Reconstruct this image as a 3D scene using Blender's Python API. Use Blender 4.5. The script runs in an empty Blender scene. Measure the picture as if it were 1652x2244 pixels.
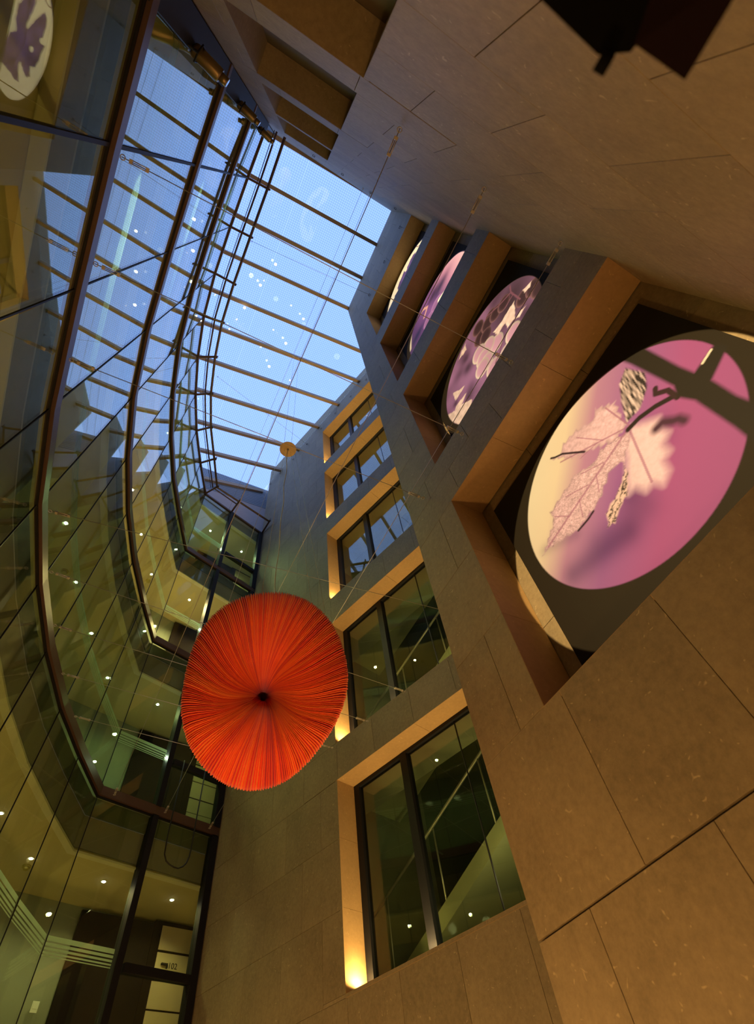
import bpy, math, random
import numpy as np
from mathutils import Vector, Matrix
random.seed(7)
SC = bpy.context.scene
COL = SC.collection
PI = math.pi

# ------------------------------------------------------------------ camera
# eye level is z = 0, the lobby floor lies at z = -1.65 (metres)
cam_d = bpy.data.cameras.new('camera')
cam = bpy.data.objects.new('camera', cam_d); COL.objects.link(cam)
RIGHT = Vector((0.88920625, -0.44492909, -0.10653799))
DOWN = Vector((0.32844389, 0.7829209, -0.52835545))
FWD = Vector((0.31849153, 0.43482522, 0.8423124))
m = Matrix((RIGHT, -DOWN, -FWD)).transposed().to_4x4()
cam.matrix_world = m
cam_d.sensor_fit = 'VERTICAL'; cam_d.sensor_height = 36.0; cam_d.sensor_width = 36.0
cam_d.lens = 1111.17 / 2244 * 36
cam_d.clip_start = 0.05; cam_d.clip_end = 200
cam_d.dof.use_dof = True; cam_d.dof.focus_distance = 7.5; cam_d.dof.aperture_fstop = 2.8
SC.camera = cam

# ------------------------------------------------------------------ sky and exposure
world = bpy.data.worlds.new('world'); SC.world = world; world.use_nodes = True
wn = world.node_tree
bg = wn.nodes['Background']
tc = wn.nodes.new('ShaderNodeTexCoord'); sx = wn.nodes.new('ShaderNodeSeparateXYZ')
rp = wn.nodes.new('ShaderNodeValToRGB')
wn.links.new(tc.outputs['Generated'], sx.inputs[0]); wn.links.new(sx.outputs['Z'], rp.inputs[0])
rp.color_ramp.elements[0].position = 0.0; rp.color_ramp.elements[0].color = (0.42, 0.58, 0.98, 1)
rp.color_ramp.elements[1].position = 1.0; rp.color_ramp.elements[1].color = (0.25, 0.40, 0.86, 1)
wn.links.new(rp.outputs[0], bg.inputs['Color']); bg.inputs['Strength'].default_value = 2.0
SC.view_settings.view_transform = 'Standard'; SC.view_settings.look = 'None'
SC.view_settings.exposure = 0.0; SC.view_settings.gamma = 1.0
SC.view_settings.use_curve_mapping = False
try:
    SC.cycles.transparent_max_bounces = 24
    SC.cycles.max_bounces = 8
    SC.cycles.caustics_reflective = False
    SC.cycles.caustics_refractive = False
    SC.cycles.sample_clamp_indirect = 4.0
except Exception:
    pass

def light(name, kind, loc, energy, color, size=0.05, target=None, angle=None, blend=0.2, parent=None):
    d = bpy.data.lights.new(name, kind); d.energy = energy; d.color = color
    if kind in ('POINT', 'SPOT'): d.shadow_soft_size = size
    if kind == 'AREA': d.size = size
    if kind == 'SPOT':
        d.spot_size = angle; d.spot_blend = blend
    o = bpy.data.objects.new(name, d); COL.objects.link(o); o.location = loc
    if target is not None:
        o.rotation_euler = (Vector(target) - Vector(loc)).to_track_quat('-Z', 'Y').to_euler()
    if parent is not None:
        o.parent = parent; o.matrix_parent_inverse = parent.matrix_world.inverted()
    return o

# ------------------------------------------------------------------ mesh helpers
class MB:
    def __init__(s): s.v = []; s.f = []; s.sm = []
    def add(s, vs, fs, smooth=False):
        b = len(s.v); s.v += [tuple(p) for p in vs]; s.f += [tuple(i + b for i in f) for f in fs]; s.sm += [smooth] * len(fs)
        return s
    def hexa(s, p):     # 8 points: bottom 4 ccw, top 4 ccw
        return s.add(p, [(3, 2, 1, 0), (4, 5, 6, 7), (0, 1, 5, 4), (1, 2, 6, 5), (2, 3, 7, 6), (3, 0, 4, 7)])
    def box(s, x0, x1, y0, y1, z0, z1):
        return s.hexa([(x0, y0, z0), (x1, y0, z0), (x1, y1, z0), (x0, y1, z0), (x0, y0, z1), (x1, y0, z1), (x1, y1, z1), (x0, y1, z1)])
    def obox(s, c, ax, ay, az, hx, hy, hz):
        c = Vector(c); P = []
        for k in (-1, 1):
            for i, j in ((-1, -1), (1, -1), (1, 1), (-1, 1)):
                P.append(c + ax * (i * hx) + ay * (j * hy) + az * (k * hz))
        return s.hexa(P)
    def prism(s, pts, z0, z1):
        n = len(pts)
        vs = [(p[0], p[1], z0) for p in pts] + [(p[0], p[1], z1) for p in pts]
        fs = [tuple(reversed(range(n))), tuple(range(n, 2 * n))] + [(i, (i + 1) % n, n + (i + 1) % n, n + i) for i in range(n)]
        return s.add(vs, fs)
    def tube(s, pts, r, n=8, cap=True, smooth=True):
        pts = [Vector(p) for p in pts]; rings = []
        up = Vector((0, 0, 1)); prev = None
        for i, p in enumerate(pts):
            t = (pts[min(i + 1, len(pts) - 1)] - pts[max(i - 1, 0)]).normalized()
            if prev is None:
                a = up if abs(t.z) < 0.9 else Vector((1, 0, 0))
                u = t.cross(a).normalized()
            else:
                u = (prev - t * prev.dot(t)).normalized()
            prev = u; w = t.cross(u); rr = r[i] if isinstance(r, (list, tuple)) else r
            rings.append([p + (u * math.cos(2 * PI * k / n) + w * math.sin(2 * PI * k / n)) * rr for k in range(n)])
        vs = [q for g in rings for q in g]; fs = []
        for i in range(len(pts) - 1):
            for k in range(n):
                fs.append((i * n + k, i * n + (k + 1) % n, (i + 1) * n + (k + 1) % n, (i + 1) * n + k))
        s.add(vs, fs, smooth)
        if cap:
            b = len(s.v) - len(vs)
            s.f += [tuple(b + k for k in reversed(range(n))), tuple(b + (len(pts) - 1) * n + k for k in range(n))]; s.sm += [False, False]
        return s
    def cyl(s, a, b, r, n=16, smooth=True): return s.tube([a, b], r, n, True, smooth)
    def build(s, name, mat, parent=None):
        me = bpy.data.meshes.new(name); me.from_pydata([tuple(p) for p in s.v], [], s.f)
        if any(s.sm): me.polygons.foreach_set('use_smooth', s.sm)
        me.update()
        return link(name, me, mat, parent)

def link(name, me, mat, parent=None):
    if mat is not None and len(me.materials) == 0: me.materials.append(mat)
    o = bpy.data.objects.new(name, me); COL.objects.link(o)
    if parent is not None: o.parent = parent
    return o
def tag(o, label=None, cat=None, group=None, kind=None):
    if label: o['label'] = label
    if cat: o['category'] = cat
    if group: o['group'] = group
    if kind: o['kind'] = kind
    return o
def empty(name, loc=(0, 0, 0), rot=None):
    o = bpy.data.objects.new(name, None); COL.objects.link(o); o.location = loc; o.empty_display_size = 0.1
    if rot is not None: o.rotation_euler = rot
    return o
def copy_tree(o, parent=None):
    c = o.copy(); COL.objects.link(c)
    if parent is not None: c.parent = parent
    for ch in list(o.children): copy_tree(ch, c)
    return c
def bounds_center(me):
    n = len(me.vertices); a = np.empty(n * 3); me.vertices.foreach_get('co', a); a = a.reshape(-1, 3)
    return (a.min(0) + a.max(0)) / 2

# ------------------------------------------------------------------ materials
def newmat(name):
    mt = bpy.data.materials.new(name); mt.use_nodes = True
    return mt, mt.node_tree, mt.node_tree.nodes['Principled BSDF']
def nd(nt, typ, **kw):
    n = nt.nodes.new(typ)
    for k, v in kw.items():
        if k.startswith('in_'): n.inputs[k[3:]].default_value = v
        else: setattr(n, k, v)
    return n
def plain(name, color, rough=0.5, metal=0.0, var=0.08, scale=6.0, bump=0.0, spec=0.5):
    mt, nt, b = newmat(name)
    t = nd(nt, 'ShaderNodeTexCoord'); no = nd(nt, 'ShaderNodeTexNoise'); no.inputs['Scale'].default_value = scale; no.inputs['Detail'].default_value = 5
    nt.links.new(t.outputs['Object'], no.inputs['Vector'])
    mx = nd(nt, 'ShaderNodeMix', data_type='RGBA')
    mx.inputs[6].default_value = tuple(c * (1 - var) for c in color) + (1,); mx.inputs[7].default_value = tuple(min(1, c * (1 + var)) for c in color) + (1,)
    nt.links.new(no.outputs['Fac'], mx.inputs[0]); nt.links.new(mx.outputs[2], b.inputs['Base Color'])
    b.inputs['Roughness'].default_value = rough; b.inputs['Metallic'].default_value = metal
    b.inputs['Specular IOR Level'].default_value = spec
    if bump:
        bp = nd(nt, 'ShaderNodeBump'); bp.inputs['Strength'].default_value = bump; bp.inputs['Distance'].default_value = 0.01
        nt.links.new(no.outputs['Fac'], bp.inputs['Height']); nt.links.new(bp.outputs[0], b.inputs['Normal'])
    return mt
def stone(name, base, spread=0.2, flecks=0.5):
    mt, nt, b = newmat(name)
    L = nt.links.new
    g = nd(nt, 'ShaderNodeNewGeometry'); oi = nd(nt, 'ShaderNodeObjectInfo')
    cb = nd(nt, 'ShaderNodeCombineXYZ')
    mr = nd(nt, 'ShaderNodeMath', operation='MULTIPLY'); mr.inputs[1].default_value = 37.0
    L(oi.outputs['Random'], mr.inputs[0]); L(mr.outputs[0], cb.inputs[0]); L(mr.outputs[0], cb.inputs[1]); L(mr.outputs[0], cb.inputs[2])
    ad = nd(nt, 'ShaderNodeVectorMath', operation='ADD'); L(g.outputs['Position'], ad.inputs[0]); L(cb.outputs[0], ad.inputs[1])
    n1 = nd(nt, 'ShaderNodeTexNoise'); n1.inputs['Scale'].default_value = 2.2; n1.inputs['Detail'].default_value = 6; n1.inputs['Roughness'].default_value = 0.6
    n2 = nd(nt, 'ShaderNodeTexNoise'); n2.inputs['Scale'].default_value = 24; n2.inputs['Detail'].default_value = 8; n2.inputs['Roughness'].default_value = 0.7
    L(ad.outputs[0], n1.inputs['Vector']); L(ad.outputs[0], n2.inputs['Vector'])
    a1 = nd(nt, 'ShaderNodeMath', operation='MULTIPLY_ADD'); L(n1.outputs['Fac'], a1.inputs[0]); a1.inputs[1].default_value = 0.55; a1.inputs[2].default_value = 0.0
    a2 = nd(nt, 'ShaderNodeMath', operation='MULTIPLY_ADD'); L(n2.outputs['Fac'], a2.inputs[0]); a2.inputs[1].default_value = 0.75; L(a1.outputs[0], a2.inputs[2])
    a3 = nd(nt, 'ShaderNodeMath', operation='MULTIPLY_ADD'); L(oi.outputs['Random'], a3.inputs[0]); a3.inputs[1].default_value = 0.12; L(a2.outputs[0], a3.inputs[2])
    rp = nd(nt, 'ShaderNodeValToRGB'); L(a3.outputs[0], rp.inputs[0])
    e = rp.color_ramp.elements
    e[0].position = 0.42; e[0].color = tuple(c * (1 - spread) for c in base) + (1,)
    e[1].position = 0.98; e[1].color = tuple(c * (1 + spread) for c in base) + (1,)
    # fossil flecks: thin bent pale marks
    dn = nd(nt, 'ShaderNodeTexNoise'); dn.inputs['Scale'].default_value = 9; L(ad.outputs[0], dn.inputs['Vector'])
    dm = nd(nt, 'ShaderNodeMix', data_type='VECTOR'); dm.inputs[0].default_value = 0.22
    L(ad.outputs[0], dm.inputs[4]); L(dn.outputs['Color'], dm.inputs[5])
    vo = nd(nt, 'ShaderNodeTexVoronoi'); vo.inputs['Scale'].default_value = 21; L(dm.outputs[1], vo.inputs['Vector'])
    vr = nd(nt, 'ShaderNodeMapRange'); L(vo.outputs['Distance'], vr.inputs[0]); vr.inputs[1].default_value = 0.09; vr.inputs[2].default_value = 0.20; vr.inputs[3].default_value = 1; vr.inputs[4].default_value = 0
    sp = nd(nt, 'ShaderNodeSeparateColor'); L(vo.outputs['Color'], sp.inputs[0])
    vt = nd(nt, 'ShaderNodeMath', operation='GREATER_THAN'); L(sp.outputs[0], vt.inputs[0]); vt.inputs[1].default_value = 0.66
    vm = nd(nt, 'ShaderNodeMath', operation='MULTIPLY'); L(vr.outputs[0], vm.inputs[0]); L(vt.outputs[0], vm.inputs[1])
    vk = nd(nt, 'ShaderNodeMath', operation='MULTIPLY'); L(vm.outputs[0], vk.inputs[0]); vk.inputs[1].default_value = flecks
    mx = nd(nt, 'ShaderNodeMix', data_type='RGBA'); L(vk.outputs[0], mx.inputs[0]); L(rp.outputs[0], mx.inputs[6])
    mx.inputs[7].default_value = tuple(min(0.8, c * 1.85) for c in base) + (1,)
    L(mx.outputs[2], b.inputs['Base Color'])
    b.inputs['Roughness'].default_value = 0.6; b.inputs['Specular IOR Level'].default_value = 0.3
    bp = nd(nt, 'ShaderNodeBump'); bp.inputs['Strength'].default_value = 0.12; bp.inputs['Distance'].default_value = 0.004
    L(n2.outputs['Fac'], bp.inputs['Height']); L(bp.outputs[0], b.inputs['Normal'])
    return mt
def glass(name, tint, f0=0.045, rough=0.0, grid=None):
    """thin sheet glass: see-through at a right angle, mirror-like at a grazing angle"""
    mt = bpy.data.materials.new(name); mt.use_nodes = True; nt = mt.node_tree
    for n in list(nt.nodes): nt.nodes.remove(n)
    L = nt.links.new
    out = nd(nt, 'ShaderNodeOutputMaterial'); tr = nd(nt, 'ShaderNodeBsdfTransparent'); gl = nd(nt, 'ShaderNodeBsdfGlossy')
    gl.inputs['Roughness'].default_value = rough; gl.inputs['Color'].default_value = (0.95, 0.97, 0.96, 1); tr.inputs['Color'].default_value = tint + (1,)
    lw = nd(nt, 'ShaderNodeLayerWeight'); lw.inputs['Blend'].default_value = 0.5
    pw = nd(nt, 'ShaderNodeMath', operation='POWER'); L(lw.outputs['Facing'], pw.inputs[0]); pw.inputs[1].default_value = 5
    ma = nd(nt, 'ShaderNodeMath', operation='MULTIPLY_ADD'); L(pw.outputs[0], ma.inputs[0]); ma.inputs[1].default_value = 1 - f0; ma.inputs[2].default_value = f0
    mx = nd(nt, 'ShaderNodeMixShader'); L(ma.outputs[0], mx.inputs[0]); L(tr.outputs[0], mx.inputs[1]); L(gl.outputs[0], mx.inputs[2]); L(mx.outputs[0], out.inputs[0])
    if grid:                                  # woven wire inside the sheet
        g = nd(nt, 'ShaderNodeNewGeometry'); s = nd(nt, 'ShaderNodeSeparateXYZ'); L(g.outputs['Position'], s.inputs[0])
        lines = []
        for k in (0, 1):
            q = nd(nt, 'ShaderNodeMath', operation='DIVIDE'); L(s.outputs[k], q.inputs[0]); q.inputs[1].default_value = grid
            fr = nd(nt, 'ShaderNodeMath', operation='FRACT'); L(q.outputs[0], fr.inputs[0])
            lt = nd(nt, 'ShaderNodeMath', operation='LESS_THAN'); L(fr.outputs[0], lt.inputs[0]); lt.inputs[1].default_value = 0.15
            lines.append(lt)
        mm = nd(nt, 'ShaderNodeMath', operation='MAXIMUM'); L(lines[0].outputs[0], mm.inputs[0]); L(lines[1].outputs[0], mm.inputs[1])
        mc = nd(nt, 'ShaderNodeMix', data_type='RGBA'); L(mm.outputs[0], mc.inputs[0]); mc.inputs[6].default_value = tint + (1,); mc.inputs[7].default_value = tuple(c * 0.80 for c in tint) + (1,)
        L(mc.outputs[2], tr.inputs['Color'])
    return mt
def emit(name, color, strength):
    mt = bpy.data.materials.new(name); mt.use_nodes = True; nt = mt.node_tree
    for n in list(nt.nodes): nt.nodes.remove(n)
    out = nd(nt, 'ShaderNodeOutputMaterial'); e = nd(nt, 'ShaderNodeEmission'); e.inputs[0].default_value = color + (1,); e.inputs[1].default_value = strength
    nt.links.new(e.outputs[0], out.inputs[0]); return mt

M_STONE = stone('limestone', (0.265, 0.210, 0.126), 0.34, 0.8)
M_REVEAL_LIT = stone('limestone_reveal_lit', (0.44, 0.285, 0.125), 0.16, 0.45)  # limestone made lighter and more orange, warm light put into the colour
M_JOINT = plain('joint_mortar', (0.10, 0.08, 0.06), 0.9)
M_GLASS = glass('curtain_glass', (0.86, 0.93, 0.80), 0.05)
M_WGLASS = glass('window_glass', (0.80, 0.86, 0.78), 0.07)
M_RGLASS = glass('wired_roof_glass', (0.94, 0.97, 1.0), 0.04, 0.0, 0.062)
M_BAND = plain('brown_channel', (0.11, 0.065, 0.05), 0.38, 0.3)
M_BLACK = plain('black_frame', (0.008, 0.008, 0.010), 0.55, spec=0.3)
M_SOOT = plain('matt_black_housing', (0.003, 0.003, 0.003), 0.9, spec=0.05)
M_BAR = plain('roof_bar_paint', (0.36, 0.25, 0.15), 0.5)
M_STEEL = plain('steel_wire', (0.62, 0.57, 0.46), 0.4, 0.6)
M_RUST = plain('dark_shackle', (0.10, 0.08, 0.07), 0.5, 0.5)
M_CEIL = plain('cream_ceiling', (0.72, 0.60, 0.34), 0.8, 0, 0.04, 3)
M_TRIM = plain('cream_trim', (0.86, 0.78, 0.58), 0.6)
M_FASCIA = plain('taupe_fascia', (0.30, 0.26, 0.21), 0.8)
M_SLAB = plain('slab_edge', (0.10, 0.11, 0.07), 0.7)
M_CWALL = plain('corridor_plaster', (0.30, 0.32, 0.25), 0.8)
M_FLOOR = plain('corridor_floor', (0.50, 0.42, 0.30), 0.55)
M_DOOR = plain('dark_door', (0.012, 0.006, 0.006), 0.7, spec=0.1)
M_PANEL = plain('cream_panel', (0.62, 0.50, 0.30), 0.6)
M_STRIPE = plain('frosted_film', (0.80, 0.88, 0.82), 0.7)
_nt = M_STRIPE.node_tree; _t = nd(_nt, 'ShaderNodeBsdfTranslucent'); _t.inputs[0].default_value = (0.85, 0.95, 0.85, 1); _m = nd(_nt, 'ShaderNodeMixShader'); _m.inputs[0].default_value = 0.6
_nt.links.new(_nt.nodes['Principled BSDF'].outputs[0], _m.inputs[1]); _nt.links.new(_t.outputs[0], _m.inputs[2]); _nt.links.new(_m.outputs[0], _nt.nodes['Material Output'].inputs[0])
M_SIDING = plain('grey_siding', (0.24, 0.27, 0.32), 0.7)
M_PINK = plain('pale_render', (0.50, 0.44, 0.44), 0.8)
M_BRASS = plain('brass_housing', (0.34, 0.25, 0.13), 0.38, 0.85)
M_MAROON = plain('dark_maroon_metal', (0.007, 0.002, 0.003), 0.8, spec=0.1)
M_YELLOW = plain('yellowed_plastic', (0.55, 0.45, 0.10), 0.5)
M_WHITE = plain('white_plastic', (0.75, 0.78, 0.72), 0.4)
M_CABLE = plain('black_cable', (0.01, 0.01, 0.01), 0.5)
M_WOOD = plain('pale_plywood', (0.52, 0.32, 0.13), 0.5, 0, 0.2, 14)
M_CORD = plain('pale_cord', (0.70, 0.66, 0.52), 0.5)

# ------------------------------------------------------------------ wall frames
aA = -0.29384458; dA = Vector((math.sin(aA), math.cos(aA), 0)); nA = Vector((math.cos(aA), -math.sin(aA), 0)); DA = 4.929
aC = 0.03516245; dC = Vector((math.cos(aC), math.sin(aC), 0)); nC = Vector((-math.sin(aC), math.cos(aC), 0))
class Frame:            # a: along the wall, z: up, d: depth behind the face
    def __init__(s, o, u, n): s.o = Vector(o); s.u = u; s.n = n
    def p(s, a, z, d=0.0): q = s.o + s.u * a + s.n * d; return Vector((q.x, q.y, z))
    def box(s, mb, a0, a1, z0, z1, d0, d1):
        P = [s.p(a0, z0, d0), s.p(a1, z0, d0), s.p(a1, z0, d1), s.p(a0, z0, d1), s.p(a0, z1, d0), s.p(a1, z1, d0), s.p(a1, z1, d1), s.p(a0, z1, d1)]
        if s.u.cross(s.n).z < 0: P = [P[i] for i in (3, 2, 1, 0, 7, 6, 5, 4)]
        return mb.hexa(P)
FA = Frame(nA * DA, dA, nA)
FB = Frame((2.3, 0, 0), Vector((0, 1, 0)), Vector((1, 0, 0)))
FC = Frame(Vector((2.3, -0.665, 0)) - dC * (2.3 / math.cos(aC)), dC, -nC)      # a ~ x
def roof_z(x): return 17.917 + 0.2486 * (x - 2.3)

PCACHE = {}
def panel(F, a0, a1, z0, z1, parent, mat, name='stone_panel', d0=0.0, th=0.03):
    """one stone slab: shared unit-size mesh placed by matrix"""
    w = a1 - a0; h = z1 - z0
    key = (round(w, 3), round(h, 3), round(th, 3), mat.name, name)
    if key not in PCACHE:
        e = 0.0015; mb = MB()
        x, y = w / 2, h / 2
        vs = [(-x, th, -y), (x, th, -y), (x, th, y), (-x, th, y), (-x, e, -y), (x, e, -y), (x, e, y), (-x, e, y),
              (-x + e, 0, -y + e), (x - e, 0, -y + e), (x - e, 0, y - e), (-x + e, 0, y - e)]
        fs = [(3, 2, 1, 0)[::-1], (0, 1, 5, 4), (1, 2, 6, 5), (2, 3, 7, 6), (3, 0, 4, 7), (4, 5, 9, 8), (5, 6, 10, 9), (6, 7, 11, 10), (7, 4, 8, 11), (8, 9, 10, 11)]
        me = bpy.data.meshes.new(name); me.from_pydata(vs, [], fs); me.update(); me.materials.append(mat)
        PCACHE[key] = me
    o = bpy.data.objects.new(name, PCACHE[key]); COL.objects.link(o)
    c = F.p((a0 + a1) / 2, (z0 + z1) / 2, d0)
    M = Matrix((F.u, F.n, Vector((0, 0, 1)))).transposed().to_4x4(); M.translation = c
    o.parent = parent; o.matrix_local = M
    return o
def cut(rect, holes):
    out = [rect]
    for (h0, h1, k0, k1) in holes:
        nx = []
        for (a0, a1, z0, z1) in out:
            if h1 <= a0 or h0 >= a1 or k1 <= z0 or k0 >= z1: nx.append((a0, a1, z0, z1)); continue
            if z0 < k0: nx.append((a0, a1, z0, k0))
            if z1 > k1: nx.append((a0, a1, k1, z1))
            m0, m1 = max(z0, k0), min(z1, k1)
            if a0 < h0: nx.append((a0, h0, m0, m1))
            if a1 > h1: nx.append((h1, a1, m0, m1))
        out = nx
    return [r for r in out if r[1] - r[0] > 0.03 and r[3] - r[2] > 0.03]
def clad(F, a0, a1, rows, width, phase, holes, parent, mat=None, gap=0.003, wide=None):
    mat = mat or M_STONE
    for i in range(len(rows) - 1):
        off = phase + (width / 2 if i % 2 else 0)
        xs = [a0]; k = math.ceil((a0 - off) / width + 1e-6)
        while off + k * width < a1 - 0.02:
            if off + k * width > a0 + 0.02: xs.append(off + k * width)
            k += 1
        xs.append(a1)
        for j in range(len(xs) - 1):
            for r in cut((xs[j], xs[j + 1], rows[i], rows[i + 1]), holes):
                panel(F, r[0] + gap / 2, r[1] - gap / 2, r[2] + (0.006 if wide is not None and abs(r[2] - wide) < 1e-4 else gap / 2), r[3] - (0.006 if wide is not None and abs(r[3] - wide) < 1e-4 else gap / 2), parent, mat)
def core(F, a0, a1, z0, z1, d0, d1, holes, name, mat, label, cat):
    mb = MB()
    for r in cut((a0, a1, z0, z1), [(h[0] - 0.045, h[1] + 0.045, h[2] - 0.045, h[3] + 0.045) for h in holes]): F.box(mb, r[0], r[1], r[2], r[3], d0, d1)
    o = mb.build(name, mat); tag(o, label, cat, kind='structure'); return o
ST = 3.243
ROWS = [-1.65, -1.35, -0.55, 0.25, 1.06, 1.865, 2.67, 3.467, 4.265]
z = 4.265
while z < 18.3:
    z += ST / 4; ROWS.append(z)

# ------------------------------------------------------------------ ground floor
tag(MB().box(-6, 9, -4, 14, -1.80, -1.65).build('floor', plain('lobby_stone_floor', (0.36, 0.29, 0.20), 0.45)), 'pale stone lobby floor under the atrium', 'floor', kind='structure')

# ------------------------------------------------------------------ front wall (A) with five windows
WT = [4.27, 7.475, 10.71, 14.05, 17.24]; WB = [1.90, 4.86, 8.20, 11.40, 14.67]
WL, WR = 5.405, 2.45
holesA = [(WR, WL, WB[k], WT[k]) for k in range(5)]
wallA = core(FA, 1.0, 8.62, -1.65, 18.25, 0.03, 0.42, holesA, 'wall_front', M_JOINT, 'stone clad wall with a column of five tall windows', 'wall')
clad(FA, 1.0, 8.62, ROWS, 0.795, 5.385, holesA, wallA)
for k in range(5):
    w = empty('window_%d' % (k + 1), FA.p((WL + WR) / 2, WB[k]))
    tag(w, ['tall window lowest in the stone wall with a stair seen behind its glass', 'window second from the bottom in the column of five, half hidden by the red flower', 'middle window in the column of five stacked in the stone wall', 'window second from the top in the column of five', 'shallow looking topmost window just under the glass roof'][k], 'window', kind='structure')
    bpy.context.view_layer.update()
    inv = w.matrix_world.inverted()
    def part(nm, mt, a0, a1, z0, z1, d0, d1):
        o = FA.box(MB(), a0, a1, z0, z1, d0, d1).build(nm, mt, w); o.matrix_parent_inverse = inv; return o
    b0, t0 = WB[k], WT[k]
    # stone lining: head slabs, jamb slabs, sill
    part('head_lining', M_REVEAL_LIT, WR, 3.80, t0, t0 + 0.04, 0.001, 0.375); part('head_lining', M_REVEAL_LIT, 3.804, WL + 0.04, t0, t0 + 0.04, 0.001, 0.375)
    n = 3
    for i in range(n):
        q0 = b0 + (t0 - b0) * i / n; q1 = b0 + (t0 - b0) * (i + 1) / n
        part('jamb_lining', M_REVEAL_LIT, WL, WL + 0.04, q0 + 0.002, q1 - 0.002, 0.001, 0.375)
    part('sill_lining', M_REVEAL_LIT, WR, WL, b0 - 0.04, b0, 0.001, 0.375)
    # black metal frame, mullion, panes
    part('frame_head', M_BLACK, WR, WL, t0 - 0.05, t0 - 0.001, 0.33, 0.42)
    part('frame_jamb', M_BLACK, WL - 0.11, WL - 0.001, b0, t0 - 0.05, 0.33, 0.42)
    part('frame_sill', M_BLACK, WR, WL - 0.11, b0 + 0.001, b0 + 0.05, 0.33, 0.42)
    part('mullion', M_BLACK, 4.30, 4.42, b0 + 0.05, t0 - 0.05, 0.32, 0.43)
    part('glass_pane', M_WGLASS, 4.42, WL - 0.11, b0 + 0.05, t0 - 0.05, 0.37, 0.38)
    part('glass_pane', M_WGLASS, 3.412, 4.30, b0 + 0.05, t0 - 0.05, 0.37, 0.38)
    part('glass_pane', M_WGLASS, WR, 3.40, b0 + 0.05, t0 - 0.05, 0.37, 0.38)
    part('glass_joint', M_BLACK, 3.40, 3.412, b0 + 0.05, t0 - 0.05, 0.366, 0.384)

# rooms behind the windows: floors, back wall, stair flights
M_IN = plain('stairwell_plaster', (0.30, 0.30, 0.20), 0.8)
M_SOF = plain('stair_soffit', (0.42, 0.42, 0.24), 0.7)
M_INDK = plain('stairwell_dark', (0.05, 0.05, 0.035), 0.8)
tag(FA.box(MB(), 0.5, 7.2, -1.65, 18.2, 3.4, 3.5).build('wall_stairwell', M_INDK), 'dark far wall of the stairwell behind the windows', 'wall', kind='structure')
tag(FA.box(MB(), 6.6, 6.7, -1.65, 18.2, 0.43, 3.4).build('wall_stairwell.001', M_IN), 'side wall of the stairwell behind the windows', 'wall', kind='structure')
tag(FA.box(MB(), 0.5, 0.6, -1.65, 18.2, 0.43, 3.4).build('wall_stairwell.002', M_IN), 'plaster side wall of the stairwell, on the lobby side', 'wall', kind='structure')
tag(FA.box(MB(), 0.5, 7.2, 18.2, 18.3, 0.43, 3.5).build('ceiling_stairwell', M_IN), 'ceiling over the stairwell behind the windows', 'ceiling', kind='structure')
for k in range(5):
    t0 = WT[k]
    lf = empty('stair_flight', FA.p(4.2, WB[k] - 0.3, 1.6)); bpy.context.view_layer.update(); inv = lf.matrix_world.inverted()
    # sloping soffit slab rising towards the lobby end
    mb = MB(); P = []
    s0, z0, s1, z1 = 6.4, WB[k] + 0.10, 2.2, WB[k] + 2.12
    for (d, ) in ((1.25,), (2.4,)):
        P.append([FA.p(s0, z0, d), FA.p(s1, z1, d), FA.p(s1, z1 - 0.22, d), FA.p(s0, z0 - 0.22, d)])
    vs = P[0] + P[1]; mb.add(vs, [(0, 1, 2, 3), (7, 6, 5, 4), (0, 4, 5, 1), (1, 5, 6, 2), (2, 6, 7, 3), (3, 7, 4, 0)])
    o = mb.build('soffit', M_SOF, lf); o.matrix_parent_inverse = inv
    mb = MB(); mb.tube([FA.p(s0, z0 + 0.95, 1.3), FA.p(s1, z1 + 0.95, 1.3)], 0.022, 8); o = mb.build('handrail', M_STEEL, lf); o.matrix_parent_inverse = inv
    for q in range(4):
        f = (q + 0.5) / 4; sa = s0 + (s1 - s0) * f; za = z0 + (z1 - z0) * f
        mb = MB().tube([FA.p(sa, za, 1.3), FA.p(sa, za + 0.95, 1.3)], 0.013, 6); o = mb.build('baluster', M_STEEL, lf); o.matrix_parent_inverse = inv
    tag(lf, ['olive stair flight rising behind the lowest window', 'olive stair flight rising behind the window half hidden by the flower', 'stair flight behind the middle window', 'stair flight behind the window second from the top', 'stair flight behind the topmost window'][k], 'stairs', 'stair flights behind the windows')
    mb = FA.box(MB(), 0.6, 6.6, t0 + 0.12, t0 + 0.32, 0.43, 1.2)
    tag(mb.build('floor_landing', M_IN), 'plastered landing slab above window head', 'floor', kind='structure')
    light('stairwell_lamp', 'POINT', FA.p(3.3, WB[k] + 0.6, 0.9), [9, 9, 3, 2, 2][k], (1.0, 0.86, 0.45), 0.12)

# ------------------------------------------------------------------ right wall (B) with four picture niches
NT = [4.371, 7.655, 10.915, 14.13]; NB = [1.89, 5.20, 8.31, 11.61]
NL = 1.835
BE = 2.502
holesB = [(-0.70, NL, NB[k], NT[k]) for k in range(4)]
rowsB = [-1.65, -0.955, -0.01, 0.94, 1.89]
for k in range(4):
    rowsB += [NT[k] - (NT[k] - NB[k]) * 0.667, NT[k] - (NT[k] - NB[k]) * 0.333, NT[k]]
    if k < 3: rowsB += [NT[k] + 0.45, NB[k + 1]] if NB[k + 1] - NT[k] > 0.75 else [NB[k + 1]]
rowsB += [14.95, 15.7, 16.45, 17.2, 17.9]
wallB = core(FB, -0.70, BE, -1.65, 17.9, 0.03, 0.395, holesB, 'wall_right', M_JOINT, 'stone clad wall with four deep picture niches one above another', 'wall')
clad(FB, -0.68, BE, rowsB, 0.81, 1.278, holesB, wallB, wide=0.94)
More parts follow.
